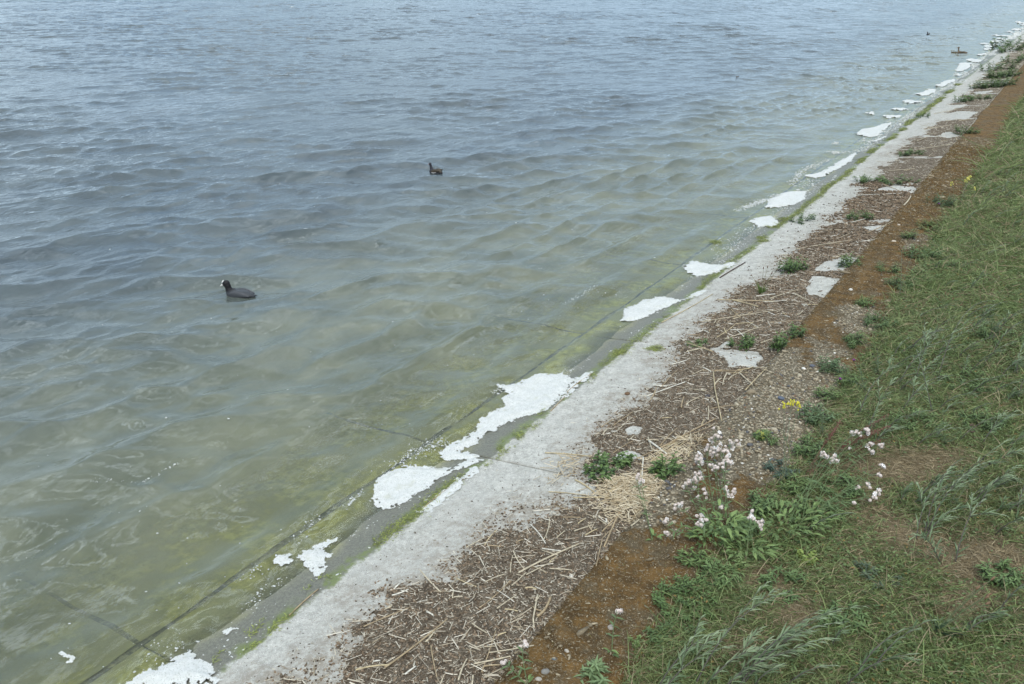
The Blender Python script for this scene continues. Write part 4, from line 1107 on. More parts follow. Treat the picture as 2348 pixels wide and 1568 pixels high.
SIL1, SIL2 = np.array([0.10, 0.155, 0.070]), np.array([0.36, 0.44, 0.27])
def sprig(base, tip, nl, ll, lw, arch=0.35, nb=0, dark=0.0, seed=None):
    """one windblown stem with narrow leaves; coordinates relative to the base"""
    st, lf = MB(), MB()
    tip = np.asarray(tip, float) - base
    L_ = np.linalg.norm(tip); ctrl = tip * .45 + np.array([-.10, -.04, arch]) * L_
    P = bez((0, 0, -.01), ctrl, tip, 12)
    sc = 1.0
    tube(st, P, np.linspace(.0030, .0013, 12) * sc, np.array([0.135, 0.115, 0.105])[None] * np.linspace(.8, 1.1, 12)[:, None] + np.linspace(0, 1, 12)[:, None] ** 2 * np.array([.03, .07, .02]), 5)
    axes = [(P, nl)]
    for b in range(nb):
        i = int(rng.integers(3, 9)); q = P[i]; d = nrm(P[i + 1] - P[i]) + rng.normal(0, .45, 3); d[2] = abs(d[2]) * .8 + .1
        e = q + nrm(d) * L_ * rng.uniform(.25, .42) + WIND * L_ * .10
        Q = bez(q, (q + e) / 2 + np.array([0, 0, .03]), e, 8)
        tube(st, Q, np.linspace(.0018, .0010, 8), (0.13, 0.13, 0.10), 4); axes.append((Q, max(4, nl // 2)))
    for A, k in axes:
        t = np.sort(rng.uniform(.06, .97, k)); ii = t * (len(A) - 1); i0 = np.minimum(ii.astype(int), len(A) - 2); fr = (ii - i0)[:, None]
        pos = A[i0] * (1 - fr) + A[i0 + 1] * fr; T = nrm(A[i0 + 1] - A[i0])
        az = rng.uniform(0, 6.3, k) ; side = nrm(np.column_stack([np.cos(az), np.sin(az), rng.uniform(-.2, .5, k)]))
        spread = (1.0 - .75 * t)[:, None]
        D = nrm(T + side * spread * .9 + WIND * .35)
        c = t[:, None] * .7 + rng.uniform(-.1, .4, (k, 1)); c = np.clip(c - dark, 0, 1); C = SIL1 * (1 - c) + SIL2 * c
        leaves(lf, pos, D, (0, 0, 1), ll * (1.15 - .62 * t) * rng.uniform(.7, 1.25, k), lw * (1.1 - .5 * t), rng.uniform(.05, .45, k), C, 4, .3, .9, .4, .3)
    return st, lf
SG = 'grey green leafy stems leaning over the lawn'
def add_sprig(bpx, tpx, h, label, nl=22, ll=.07, lw=.009, arch=.3, nb=2, dark=0.0):
    b = hit(*bpx); b[2] = float(land_z(b[0], b[1])); t = on_z(*tpx, b[2] + h)
    e = plant('wild_weed', label, 'weed', b, SG)
    st, lf = sprig(b, t, nl, ll, lw, arch, nb, dark)
    part(e, 'stem', st, LEAF); part(e, 'foliage', lf, LEAF)
SP = [((1585,1590), (1812,1354), .22, 'tall silvery stem reaching highest of the bottom clump'), ((1680,1600), (1928,1399), .20, 'silvery stem of the bottom clump stretching farthest right'), ((1690,1570), (1880,1444), .16, 'silvery stem in the middle of the bottom clump'),
      ((1500,1590), (1678,1438), .18, 'silvery stem bending over the left of the bottom clump'), ((1510,1600), (1681,1480), .15, 'lower left silvery stem of the bottom clump'), ((1640,1600), (1872,1492), .14, 'lowest silvery stem of the bottom clump, leaning right'), ((1600,1600), (1770,1480), .14, 'short silvery stem inside the bottom clump'),
      ((1690,1590), (1945,1425), .16, 'silvery stem just under the farthest reaching one'),
      ((2120,1222), (2208,1051), .18, 'tall purple stemmed plant below the bare straw patch'), ((2122,1225), (2280,1056), .20, 'purple stem arching right toward the dark bud'), ((2120,1230), (2222,1159), .12, 'short side stem below the bare straw patch'), ((2100,1235), (2160,1100), .14, 'left hand stem below the bare straw patch'),
      ((2242,1162), (2328,1080), .12, 'single slanting stem right of the straw patch'), ((2330,1180), (2365,1090), .14, 'purple stem cut by the right edge of the photo'),
      ((2160,1290), (2110,1225), .2, 'dark green stem standing in front of the straw patch plants'), ((2190,1290), (2262,1140), .16, 'stem leaning right near the right edge, below the straw patch'),
      ((1985,1010), (2040,900), .22, 'purple stem rising beside the red sorrel'), ((1965,960), (2070,836), .2, 'stem leaning over the lawn behind the sorrel'), ((2065,950), (2185,860), .16, 'long pale stem slanting right above the sorrel'),
      ((2140,960), (2100,800), .2, 'dark stem upright in the middle of the lawn'), ((2100,870), (2172,748), .2, 'pale tipped stem in the middle of the lawn'), ((2060,880), (2190,780), .18, 'silvery spray leaning right in the middle lawn'), ((2150,870), (2280,690), .26, 'tall grass like stalk high in the middle lawn'),
      ((2330,860), (2347,790), .14, 'dark leaved stem at the right edge, level with the purple flower'), ((2250,1020), (2347,950), .1, 'broad leaved stem at the right edge beside the straw patch')]
for a, b, h, lab in SP: add_sprig(a, b, h, lab, nl=24, nb=2)
# the rest of them, nothing tells them apart
for i in range(190):
    if i < 95: y = rng.uniform(2.6, 7.0); x = rng.uniform(1.95, 3.1)
    else: y = 6.5 + 20 * rng.random() ** 1.6; x = rng.uniform(1.86, 3.0)
    if float(dryness(np.array([x]), np.array([y]))[0]) > .45: continue
    b = np.array([x, y, float(turf_z(x, y))]); ln = rng.uniform(.12, .32) * (1 if y < 10 else 1.25)
    d = WIND + rng.normal(0, .28, 3); d[2] = rng.uniform(.35, .95)
    e = plant('wild_weed', 'grey green leafy stem leaning right among the grass', 'weed', b, 'many leafy stems scattered over the lawn')
    dk = rng.uniform(0, .5)
    st, lf = sprig(b, b + nrm(d) * ln, int(rng.integers(12, 22)), rng.uniform(.045, .08), .0085 * max(1, y / 8), .25, int(rng.integers(0, 2)), dk)
    part(e, 'stem', st, LEAF); part(e, 'foliage', lf, LEAF)

# ---- nettles and other weeds on the slabs
def bushy(bpx, r, h, nst, label, name='nettle_clump', cat='nettle', c1=(0.050, 0.090, 0.030), c2=(0.17, 0.26, 0.085), ll=.05, lw=.024, sc=1.0, group='nettle clumps in the slab joints', along=1.0, narrow=False):
    b = hit(*bpx); b[2] = float(land_z(b[0], b[1]))
    e = plant(name, label, cat, b, group); st, lf = MB(), MB()
    c1, c2 = np.array(c1), np.array(c2)
    for i in range(nst):
        a = rng.uniform(0, 6.3); q = r * math.sqrt(rng.random())
        p0 = np.array([math.cos(a) * q * .8, math.sin(a) * q * along * .8, 0.0]); p0[2] = p0[0] * TH if b[0] < KX else 0
        hh = h * rng.uniform(.55, 1.1) * (1 - .35 * q / r)
        p1 = p0 + np.array([math.cos(a) * r * .25, math.sin(a) * r * .25 * along, hh]) + WIND * hh * .25
        P = bez(p0, (p0 + p1) / 2 + rng.normal(0, .02, 3), p1, 7)
        tube(st, P, np.linspace(.0024, .0012, 7) * sc, (0.075, 0.075, 0.04), 4)
        k = 11; t = np.linspace(.12, 1, k) ; ii = t * 6; i0 = np.minimum(ii.astype(int), 5); fr = (ii - i0)[:, None]
        pos = P[i0] * (1 - fr) + P[i0 + 1] * fr
        az = a + np.arange(k) * 2.4 + rng.normal(0, .3, k)
        D = np.column_stack([np.cos(az), np.sin(az), rng.uniform(.0, .6, k)])
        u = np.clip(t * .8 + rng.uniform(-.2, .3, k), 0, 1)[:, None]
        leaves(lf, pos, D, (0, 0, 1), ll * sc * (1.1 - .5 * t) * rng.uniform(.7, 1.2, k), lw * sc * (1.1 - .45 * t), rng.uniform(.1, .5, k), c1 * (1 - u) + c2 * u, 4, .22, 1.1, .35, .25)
    part(e, 'stem', st, LEAF); part(e, 'foliage', lf, LEAF)
NT = [((1395,1085), .15, .12, 20, 'widest green weed patch beside the straw heap', .045, .034), ((1525,1095), .075, .17, 10, 'upright nettle clump against the kerb, right of the straw heap', .055, .028), ((1500,1085), .05, .09, 5, 'small nettle sprout between the weed patch and kerb nettle', .045, .024),
      ((1600,793), .085, .07, 9, 'low nettle tuft at the left end of the second joint', .045, .022), ((1700,797), .10, .13, 14, 'nettle clump in the middle of the second joint', .055, .025), ((1788,800), .08, .17, 12, 'tall nettle clump leaning on the kerb at the second joint', .055, .025), ((1825,770), .07, .13, 8, 'nettles running up the kerb edge above the second joint', .05, .024),
      ((1815,620), .15, .17, 22, 'dense dark nettle clump left of the white slab', .06, .028), ((1945,610), .11, .15, 14, 'nettle clump against the kerb right of the white slab', .06, .026), ((1843,507), .16, .10, 12, 'sparse weed clump near the waterline', .07, .022), ((1968,503), .15, .12, 14, 'nettle clump half way across the slab, beyond the dense one', .06, .026),
      ((2088,356), .20, .12, 14, 'round green clump in the far litter', .07, .035), ((2213,303), .22, .16, 16, 'green clump tucked against the far kerb', .08, .035), ((1990,417), .22, .12, 14, 'low weed clump left of the long white slab', .07, .035), ((2060,420), .25, .10, 12, 'thin weeds along the top of the long white slab', .07, .035),
      ((2118,269), .20, .14, 8, 'small weed on bare concrete near the far waterline', .08, .035), ((2206,234), .28, .22, 16, 'far round weed clump left of the long pale rods', .1, .045), ((2245,229), .25, .16, 12, 'low far weed beside the kerb', .1, .045), ((2250,203), .35, .26, 18, 'left part of the far nettle row', .11, .05), ((2280,201), .35, .30, 18, 'middle part of the far nettle row', .11, .05), ((2300,197), .3, .32, 18, 'right end of the far nettle row beside the kerb', .11, .05),
      ((2290,178), .45, .32, 20, 'far nettles just beyond the pale rod', .13, .06), ((2310,177), .3, .28, 14, 'far nettles beyond the rod, against the kerb', .13, .06), ((2285,162), .5, .32, 18, 'distant nettle band, nearer of two', .14, .07), ((2325,143), .6, .36, 20, 'distant nettle clump at the right edge', .15, .08), ((2325,108), .9, .5, 24, 'farthest nettle clump at the right edge', .2, .12), ((2310,120), .5, .3, 12, 'small distant weed below the farthest nettles', .18, .1)]
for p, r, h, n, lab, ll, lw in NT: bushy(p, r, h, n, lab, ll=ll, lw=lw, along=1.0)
# plants at the lawn edge
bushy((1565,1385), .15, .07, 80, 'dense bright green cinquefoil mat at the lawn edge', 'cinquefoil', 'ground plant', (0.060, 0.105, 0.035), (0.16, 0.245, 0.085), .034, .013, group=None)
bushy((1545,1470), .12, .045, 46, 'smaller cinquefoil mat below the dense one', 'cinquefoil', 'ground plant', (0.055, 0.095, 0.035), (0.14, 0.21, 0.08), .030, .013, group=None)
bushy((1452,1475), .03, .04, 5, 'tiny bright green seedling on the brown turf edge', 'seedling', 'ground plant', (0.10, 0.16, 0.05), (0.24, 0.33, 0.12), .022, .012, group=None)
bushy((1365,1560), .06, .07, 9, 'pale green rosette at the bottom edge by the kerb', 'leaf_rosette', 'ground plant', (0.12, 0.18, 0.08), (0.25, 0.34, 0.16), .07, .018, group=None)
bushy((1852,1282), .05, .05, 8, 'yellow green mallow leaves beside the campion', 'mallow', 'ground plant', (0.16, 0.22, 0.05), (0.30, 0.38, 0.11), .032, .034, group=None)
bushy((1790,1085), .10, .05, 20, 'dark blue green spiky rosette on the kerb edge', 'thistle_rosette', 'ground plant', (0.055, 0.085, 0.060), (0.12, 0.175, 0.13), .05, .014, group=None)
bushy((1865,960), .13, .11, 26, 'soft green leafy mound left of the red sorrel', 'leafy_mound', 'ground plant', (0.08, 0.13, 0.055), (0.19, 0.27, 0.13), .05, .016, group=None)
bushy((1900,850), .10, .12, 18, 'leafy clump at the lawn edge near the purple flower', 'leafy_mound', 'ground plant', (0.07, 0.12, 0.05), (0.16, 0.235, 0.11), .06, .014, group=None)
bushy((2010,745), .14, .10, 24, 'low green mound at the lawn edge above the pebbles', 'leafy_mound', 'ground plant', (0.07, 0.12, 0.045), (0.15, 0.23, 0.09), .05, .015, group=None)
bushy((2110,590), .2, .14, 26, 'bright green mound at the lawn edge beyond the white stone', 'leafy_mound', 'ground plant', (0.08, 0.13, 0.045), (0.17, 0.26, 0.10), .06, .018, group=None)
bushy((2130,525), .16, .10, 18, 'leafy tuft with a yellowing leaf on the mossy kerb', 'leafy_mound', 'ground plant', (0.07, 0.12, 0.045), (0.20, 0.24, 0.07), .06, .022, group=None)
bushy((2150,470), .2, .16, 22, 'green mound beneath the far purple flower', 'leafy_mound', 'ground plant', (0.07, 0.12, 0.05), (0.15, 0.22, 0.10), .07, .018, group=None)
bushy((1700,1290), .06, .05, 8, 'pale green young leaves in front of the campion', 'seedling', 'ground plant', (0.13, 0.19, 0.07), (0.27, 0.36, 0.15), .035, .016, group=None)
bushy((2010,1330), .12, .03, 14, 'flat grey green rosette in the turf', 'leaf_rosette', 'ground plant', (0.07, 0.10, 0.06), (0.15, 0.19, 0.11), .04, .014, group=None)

for px, r, h, n, lab in [((1640,1330), .10, .08, 30, 'broad low leaves between the cinquefoil and the campions'), ((1745,1165), .10, .10, 26, 'green leaves filling the gap behind the front campion'), ((1850,1040), .12, .10, 28, 'silvery green leaves under the upper campion flowers'), ((1930,1120), .12, .08, 26, 'low leafy growth left of the straw patch'),
                         ((1955,790), .10, .10, 22, 'leafy growth at the pebbly kerb above the purple flower'), ((2060,660), .14, .12, 24, 'leafy growth where lawn meets moss, near the grey stems'), ((1880,1180), .12, .07, 26, 'dark low leaves right of the campions'), ((1800,1350), .12, .05, 20, 'scattered low leaves in front of the mallow'),
                         ((2100,980), .16, .07, 30, 'dark tangled leaves just above the straw patch'), ((2250,980), .16, .10, 28, 'dark bushy leaves near the right edge above the straw patch'), ((2300,1330), .10, .07, 24, 'dark leaves at the right edge of the lower lawn'), ((2220,880), .2, .10, 28, 'dark leafy patch right of the middle lawn'), ((2290,780), .2, .12, 26, 'leafy patch at the right edge of the upper lawn'), ((1930,1420), .10, .05, 22, 'low green leaves under the reaching silvery stem')]:
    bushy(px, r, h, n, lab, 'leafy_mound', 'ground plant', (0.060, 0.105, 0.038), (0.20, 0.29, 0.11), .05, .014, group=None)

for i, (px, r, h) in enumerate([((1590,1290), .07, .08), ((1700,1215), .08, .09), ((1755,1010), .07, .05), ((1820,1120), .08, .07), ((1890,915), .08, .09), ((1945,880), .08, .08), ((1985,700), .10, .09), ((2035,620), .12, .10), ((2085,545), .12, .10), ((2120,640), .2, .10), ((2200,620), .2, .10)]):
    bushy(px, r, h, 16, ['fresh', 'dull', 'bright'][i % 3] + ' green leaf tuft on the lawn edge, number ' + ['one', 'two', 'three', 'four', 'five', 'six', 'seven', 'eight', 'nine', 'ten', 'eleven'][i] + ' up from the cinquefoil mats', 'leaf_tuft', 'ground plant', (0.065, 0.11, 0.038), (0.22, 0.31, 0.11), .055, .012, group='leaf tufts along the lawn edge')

def grassy(bpx, n, ln, wd, label, name, cat, c1, c2, heads=0, hc=(.16, .10, .06), spread=.6, hl=.25, lean=.3):
    b = hit(*bpx); b[2] = float(land_z(b[0], b[1])); e = plant(name, label, cat, b)
    lf = MB(); a = rng.uniform(0, 6.3, n); D = np.column_stack([np.cos(a) * spread, np.sin(a) * spread, np.ones(n)]) + WIND * lean
    t = rng.random((n, 1)); C = np.array(c1) * (1 - t) + np.array(c2) * t
    leaves(lf, rng.normal(0, .012, (n, 3)) * [1, 1, 0], D, np.column_stack([np.cos(a), np.sin(a), .3 + 0 * a]), ln * rng.uniform(.6, 1.15, n), wd, rng.uniform(.1, .5, n), C, 5, .25, .8, .45, .35)
    part(e, 'foliage', lf, LEAF)
    for k in range(heads):
        d = nrm(rng.normal(0, .35, 3) + WIND * (lean + .25) + [0, 0, 1]); L_ = hl * rng.uniform(.8, 1.15)
        P = bez((0, 0, 0), d * L_ * .5 + np.array([0, 0, .03]), d * L_, 8)
        s = MB(); tube(s, P, .0014, (0.17, 0.20, 0.10), 5); so = part(e, 'flower_stalk', s, LEAF)
        hm = MB(); V0, F0 = ico(2); T = nrm(P[-1] - P[-2])
        V = V0 * (1 + .2 * rng.uniform(-1, 1, (len(V0), 1))) * [.0048, .0048, .013]
        R_ = np.array(Vector((0, 0, 1)).rotation_difference(Vector(T)).to_matrix()); hm.add(V @ R_.T + P[-1], F0, hc)
        link('seed_head', hm.mesh('seed_head', LEAF), so)
grassy((1745,675), 26, .17, .010, 'upright plantain tuft with thin brown heads on the slab', 'plantain', 'plantain', (0.07, 0.13, 0.03), (0.17, 0.25, 0.07), 5, (.17, .11, .07), .45, .27, .1)
grassy((2145,1450), 18, .16, .014, 'ribwort plantain with brown seed heads in the lower right lawn', 'plantain', 'plantain', (0.07, 0.11, 0.06), (0.16, 0.22, 0.12), 6, (.24, .15, .09), .9, .30, .7)
grassy((2160,1020), 10, .10, .012, 'dull plantain with dark heads at the left edge of the straw patch', 'plantain', 'plantain', (0.06, 0.10, 0.05), (0.14, 0.19, 0.10), 2, (.12, .08, .06), .9, .2, .5)
grassy((2150,740), 12, .12, .012, 'plantain with thin brown heads high on the lawn', 'plantain', 'plantain', (0.07, 0.11, 0.05), (0.15, 0.21, 0.10), 4, (.20, .12, .07), .8, .28, .2)
grassy((1965,1560), 16, .10, .006, 'tussock of fresh green grass at the bottom of the lawn', 'grass_tussock', 'grass tussock', (0.09, 0.14, 0.04), (0.2, 0.27, 0.10), 0, spread=.7)
grassy((2120,1390), 22, .12, .005, 'tussock of light green grass in the lower right lawn', 'grass_tussock', 'grass tussock', (0.10, 0.15, 0.05), (0.22, 0.28, 0.12), 0, spread=.6)
grassy((2335,1080), 22, .10, .006, 'bright grass tussock at the right edge by the straw patch', 'grass_tussock', 'grass tussock', (0.09, 0.15, 0.04), (0.18, 0.26, 0.09), 0, spread=.6)

# ---- bladder campion
CAL = M('campion_calyx'); CALM = CAL.done(CAL.pbsdf(CAL.mix(CAL.ramp(CAL.noise(CAL.pos(), 160, 2), .35, .65), (0.52, 0.43, 0.39), (0.68, 0.60, 0.55)), .6, None, .2))
PET = M('campion_petal'); PETM = PET.done(PET.pbsdf((0.82, 0.80, 0.78), .6, None, .2))
def flower_meshes():
    u = np.linspace(0, 1, 8); prof = .0072 * np.sin(np.pi * np.clip(u * .86 + .07, 0, 1)) ** .75
    k = 9; a = np.arange(k) * 2 * np.pi / k
    V = np.array([[r * math.cos(q), r * math.sin(q), z * .0165] for z, r in zip(u, prof) for q in a])
    F = np.array([[i * k + j, i * k + (j + 1) % k, (i + 1) * k + (j + 1) % k, (i + 1) * k + j] for i in range(7) for j in range(k)])
    V = np.vstack([V, [0, 0, -.001]]); T = np.array([[len(V) - 1, (j + 1) % k, j] for j in range(k)])
    cal = make_mesh('flower', V, [F, T], CALM)
    mb = MB(); n = 10; a = np.repeat(np.arange(5) * 2 * np.pi / 5, 2) + np.tile([-.24, .24], 5)
    P = np.column_stack([np.cos(a) * .003, np.sin(a) * .003, .016 + 0 * a]); D = np.column_stack([np.cos(a), np.sin(a), .25 + 0 * a])
    leaves(mb, P, D, (0, 0, 1), .010, .0052, .35, (1, 1, 1), 3, -.1, .5, .7, .35)
    return cal, mb.mesh('petals', PETM)
CALYX, PETALS = flower_meshes()
def campion(bpx, heads, label, name='bladder_campion', nleaf=70, r=.10, lh=.10):
    b = hit(*bpx); b[2] = float(land_z(b[0], b[1])); e = plant(name, label, 'wildflower', b)
    lf = MB(); n = nleaf
    a = rng.uniform(0, 6.3, n); q = r * np.sqrt(rng.random(n))
    P = np.column_stack([np.cos(a) * q, np.sin(a) * q, rng.uniform(.0, lh, n)]); D = np.column_stack([np.cos(a), np.sin(a), rng.uniform(.1, 1.0, n)]) + WIND * .3
    t = rng.random((n, 1)) * .7 + P[:, 2:3] / lh * .3; C = np.array([0.070, 0.120, 0.040]) * (1 - t) + np.array([0.26, 0.36, 0.13]) * t
    leaves(lf, P, D, (0, 0, 1), rng.uniform(.035, .070, n), rng.uniform(.014, .024, n), rng.uniform(.1, .5, n), C, 4, .25, 1.0, .4, .3)
    fl = []
    st = MB()
    for px, h, k, sp in heads:
        k = int(k * 1.5)
        tip = on_z(*px, b[2] + h) - b
        p0 = np.append(rng.normal(0, r * .35, 2), .0)
        A = bez(p0, p0 * .4 + tip * .55 + np.array([-.03, -.03, .10]) * min(1, h / .15), tip, 10)
        tube(st, A, np.linspace(.0022, .0012, 10), (0.15, 0.21, 0.09), 5)
        for i in (3, 5, 7):
            T = nrm(A[i + 1] - A[i]); s = nrm(np.cross(T, [0, 0, 1]) + rng.normal(0, .4, 3))
            leaves(lf, [A[i], A[i]], [T * .6 + s, T * .6 - s], (0, 0, 1), .045, .012, .3, (0.14, 0.21, 0.09), 4, .2)
        for _ in range(k):
            o3 = rng.normal(0, sp, 3) * [1, 1, .7]; p = tip + o3; fl.append(p)
            tube(st, bez(A[-2], (A[-2] + p) / 2 + np.array([0, 0, .008]), p, 4), .0008, (0.16, 0.2, 0.1), 4)
    part(e, 'stem', st, LEAF); part(e, 'foliage', lf, LEAF)
    for i, p in enumerate(fl):
        o = link('flower', CALYX, e, tuple(p)); d = Vector(nrm(rng.normal(0, .6, 3) + WIND * .8 + np.array([0, 0, -.15])))
        o.rotation_mode = 'QUATERNION'; o.rotation_quaternion = Vector((0, 0, 1)).rotation_difference(d); sc = rng.uniform(1.05, 1.45); o.scale = (sc, sc, sc)
        if rng.random() < .5: link('petals', PETALS, o)
campion((1660,1235), [((1640,1000), .16, 9, .022), ((1655,1035), .16, 12, .026), ((1620,1035), .15, 9, .022), ((1675,1015), .16, 6, .016), ((1600,1050), .15, 7, .018), ((1640,1070), .15, 9, .022), ((1665,1060), .15, 8, .018)], 'big bladder campion with the densest mass of white flowers over the kerb', nleaf=90, r=.11, lh=.13)
campion((1625,1250), [((1585,1100), .12, 7, .015), ((1600,1092), .12, 5, .014), ((1570,1110), .11, 4, .012), ((1612,1135), .11, 3, .014), ((1552,1158), .10, 5, .012), ((1667,1125), .12, 6, .016), ((1650,1166), .1, 2, .006), ((1525,1195), .08, 2, .01), ((1528,1218), .07, 2, .01)], 'bladder campion with small flower heads dangling over the kerb edge', nleaf=70, r=.10, lh=.10)
campion((1715,1270), [((1605,1190), .10, 6, .014), ((1598,1200), .1, 3, .01), ((1720,1185), .12, 5, .013), ((1738,1200), .12, 4, .012), ((1727,1192), .12, 4, .013)], 'bladder campion with two low drooping flower heads in front', nleaf=80, r=.12, lh=.10)
campion((1800,1220), [((1888,1043), .16, 4, .012), ((1905,1048), .16, 5, .012), ((1960,990), .18, 6, .014), ((1985,985), .18, 5, .012), ((1990,1018), .16, 3, .010), ((1995,1035), .15, 2, .008), ((2015,1020), .15, 2, .006)], 'bladder campion spreading its flowers to the upper right by the sorrel', nleaf=90, r=.14, lh=.11)
campion((1850,1200), [((2020,1068), .13, 3, .010), ((2010,1085), .12, 2, .01), ((1985,1110), .11, 2, .008), ((1960,1118), .10, 2, .007), ((1956,1152), .09, 1, .004), ((1998,1140), .1, 3, .010), ((2012,1130), .1, 2, .008), ((1943,1030), .15, 1, .003)], 'bladder campion with sparse pinkish bladders leaning far right', nleaf=60, r=.12, lh=.09)
campion((1500,1240), [((1458,1093), .08, 3, .012), ((1470,1100), .08, 2, .008)], 'lone campion stem drooping over the straw heap', nleaf=5, r=.02, lh=.04)
campion((1210,1575), [((1198,1480), .06, 3, .010), ((1158,1518), .04, 2, .010)], 'small campion sprig poking up at the bottom of the kerb', nleaf=4, r=.015, lh=.03)
campion((1400,1500), [((1415,1400), .05, 2, .006)], 'thin budding stem on the mossy kerb', nleaf=4, r=.012, lh=.03)

# ---- knapweed, toadflax, sorrel
def heads(bpx, pts, label, name, cat, col, size, kind='ball', nl=14, hname='flower', stemc=(0.14, 0.17, 0.10)):
    b = hit(*bpx); b[2] = float(land_z(b[0], b[1])); e = plant(name, label, cat, b); st, lf = MB(), MB(); V0, F0 = ico(1)
    for px, h in pts:
        tip = on_z(*px, b[2] + h) - b; A = bez(rng.normal(0, .01, 3) * [1, 1, 0], tip * .4 + np.array([0, 0, h * .4]), tip, 9); tube(st, A, np.linspace(.0022, .0012, 9), stemc, 5)
        k = nl; t = rng.uniform(.05, .85, k); ii = t * 8; i0 = ii.astype(int); az = rng.uniform(0, 6.3, k)
        leaves(lf, A[i0], np.column_stack([np.cos(az), np.sin(az), rng.uniform(.2, 1, k)]) + WIND * .3, (0, 0, 1), .055 * (1.1 - .7 * t), .008, .3, (0.10, 0.15, 0.075), 4)
        hm = MB()
        if kind == 'ball':
            hm.add(V0 * [.0065, .0065, .008] + tip, F0, (0.05, 0.04, 0.035))
            if col is not None:
                n = 40; D = rng.normal(0, .6, (n, 3)); D[:, 2] = rng.uniform(.2, 1, n); blades(hm, tip + np.zeros((n, 3)) + [0, 0, .005], D, .014, .002, .2, np.tile(col, (n, 1)), 2)
        elif kind == 'spike':
            n = 12; P = tip + np.column_stack([rng.normal(0, .008, n), rng.normal(0, .008, n), rng.uniform(-.03, .02, n)])
            scatter(hm, V0, F0, P, np.tile([size, size * .7, size * 1.2], (n, 1)), rng.uniform(0, 6, n), rng.normal(0, .5, n), col, .3)
        elif kind == 'sorrel':
            n = 110; q = rng.random(n)[:, None]; s = int(5); P = A[-4] * (1 - q) + A[-1] * q + rng.normal(0, .006, (n, 3)) + rng.normal(0, 1, (n, 1)) * 0
            cc = np.array([0.14, 0.07, 0.05]) * (1 - q) + np.array([0.28, 0.13, 0.11]) * q
            scatter(hm, V0, F0, P, np.tile([.0030, .0022, .0030], (n, 1)), rng.uniform(0, 6, n), None, cc, .3)
        link(hname, hm.mesh(hname, mat_petal), e)
    part(e, 'stem', st, LEAF); part(e, 'foliage', lf, LEAF)
mat_petal = mat_col('small_flowers', .7, .15, .15, 100, .1)
heads((1985,900), [((1957,827), .16), ((1925,870), .14)], 'knapweed with one open purple flower at the lawn edge', 'knapweed', 'wildflower', (0.36, 0.07, 0.40), .01)
heads((2160,500), [((2152,468), .22)], 'far knapweed with a small purple flower above the kerb', 'knapweed', 'wildflower', (0.30, 0.07, 0.36), .01)
heads((2010,860), [((2010,800), .16), ((2000,812), .15)], 'knapweed in bud behind the open purple one', 'knapweed', 'wildflower', None, .01)
heads((1880,1000), [((1877,930), .15), ((1890,950), .12)], 'knapweed with dark closed buds left of the sorrel', 'knapweed', 'wildflower', None, .01)
heads((2180,1160), [((2253,1052), .20), ((2268,1062), .18)], 'knapweed with two black buds over the straw patch', 'knapweed', 'wildflower', None, .01)
heads((2060,680), [((2066,575), .22), ((2092,580), .2)], 'grey knapweed stems standing on the kerb edge with closed buds', 'knapweed', 'wildflower', None, .01)
heads((1790,1110), [((1830,928), .26), ((1815,922), .25), ((1797,930), .24)], 'yellow toadflax on a tall bent stem over the pebbly kerb', 'toadflax', 'wildflower', (0.72, 0.66, 0.08), .0065, 'spike', 5)
heads((1735,1010), [((1740,990), .05), ((1748,995), .05)], 'tiny pale yellow bloom low on the kerb', 'toadflax', 'wildflower', (0.50, 0.52, 0.14), .004, 'spike', 3)
heads((2200,470), [((2222,407), .26), ((2216,412), .24)], 'upper yellow flower head of the far lawn edge', 'toadflax', 'wildflower', (0.62, 0.58, 0.16), .010, 'spike', 6)
heads((2185,460), [((2182,420), .18)], 'left yellow flower head of the far lawn edge', 'toadflax', 'wildflower', (0.62, 0.58, 0.16), .009, 'spike', 6)
heads((2230,470), [((2234,432), .18)], 'right yellow flower head of the far lawn edge', 'toadflax', 'wildflower', (0.60, 0.56, 0.16), .009, 'spike', 6)
heads((1850,1090), [((1930,962), .20), ((2035,950), .20), ((1915,985), .18), ((2040,975), .17), ((2010,985), .16), ((1975,1000), .14), ((2020,1008), .12)], 'red sorrel with rusty seed spikes sprayed to the right', 'sorrel', 'wildflower', None, .004, 'sorrel', 8, 'seed_spike', (0.20, 0.12, 0.08))

# ================================================================== BIRDS
def blob(ells, voxel, smooth_n, name, mat, colf, parent):
    """one continuous skin over overlapping ellipsoids (centre, radii, pitch about Y)"""
    V0, F0 = ico(3); mb = MB()
    for c, r, a in ells:
        V = V0 * r; ca, sa = math.cos(a), math.sin(a)
        V = np.column_stack([V[:, 0] * ca + V[:, 2] * sa, V[:, 1], -V[:, 0] * sa + V[:, 2] * ca]) + c
        mb.add(V, F0)
    tmp = link('tmp', mb.mesh('tmp', mat))
    rm = tmp.modifiers.new('r', 'REMESH'); rm.mode = 'VOXEL'; rm.voxel_size = voxel; rm.use_smooth_shade = True
    sm = tmp.modifiers.new('s', 'SMOOTH'); sm.iterations = smooth_n; sm.factor = .6
    dg = bpy.context.evaluated_depsgraph_get(); dg.update()
    me = bpy.data.meshes.new_from_object(tmp.evaluated_get(dg), depsgraph=dg)
    bpy.data.objects.remove(tmp, do_unlink=True)
    me.name = name
    V = np.zeros(len(me.vertices) * 3, np.float32); me.vertices.foreach_get('co', V); V = V.reshape(-1, 3)
    for at in list(me.color_attributes): me.color_attributes.remove(at)
    ca = me.color_attributes.new('Col', 'FLOAT_COLOR', 'POINT'); C = np.ones((len(V), 4), np.float32); C[:, :3] = colf(V); ca.data.foreach_set('color', C.ravel())
    if not me.materials: me.materials.append(mat)
    return link(name, me, parent)
FEATHER = mat_col('feathers', .55, .3, .25, 160)
HORN = mat_col('bill_horn', .4, .4, .1)
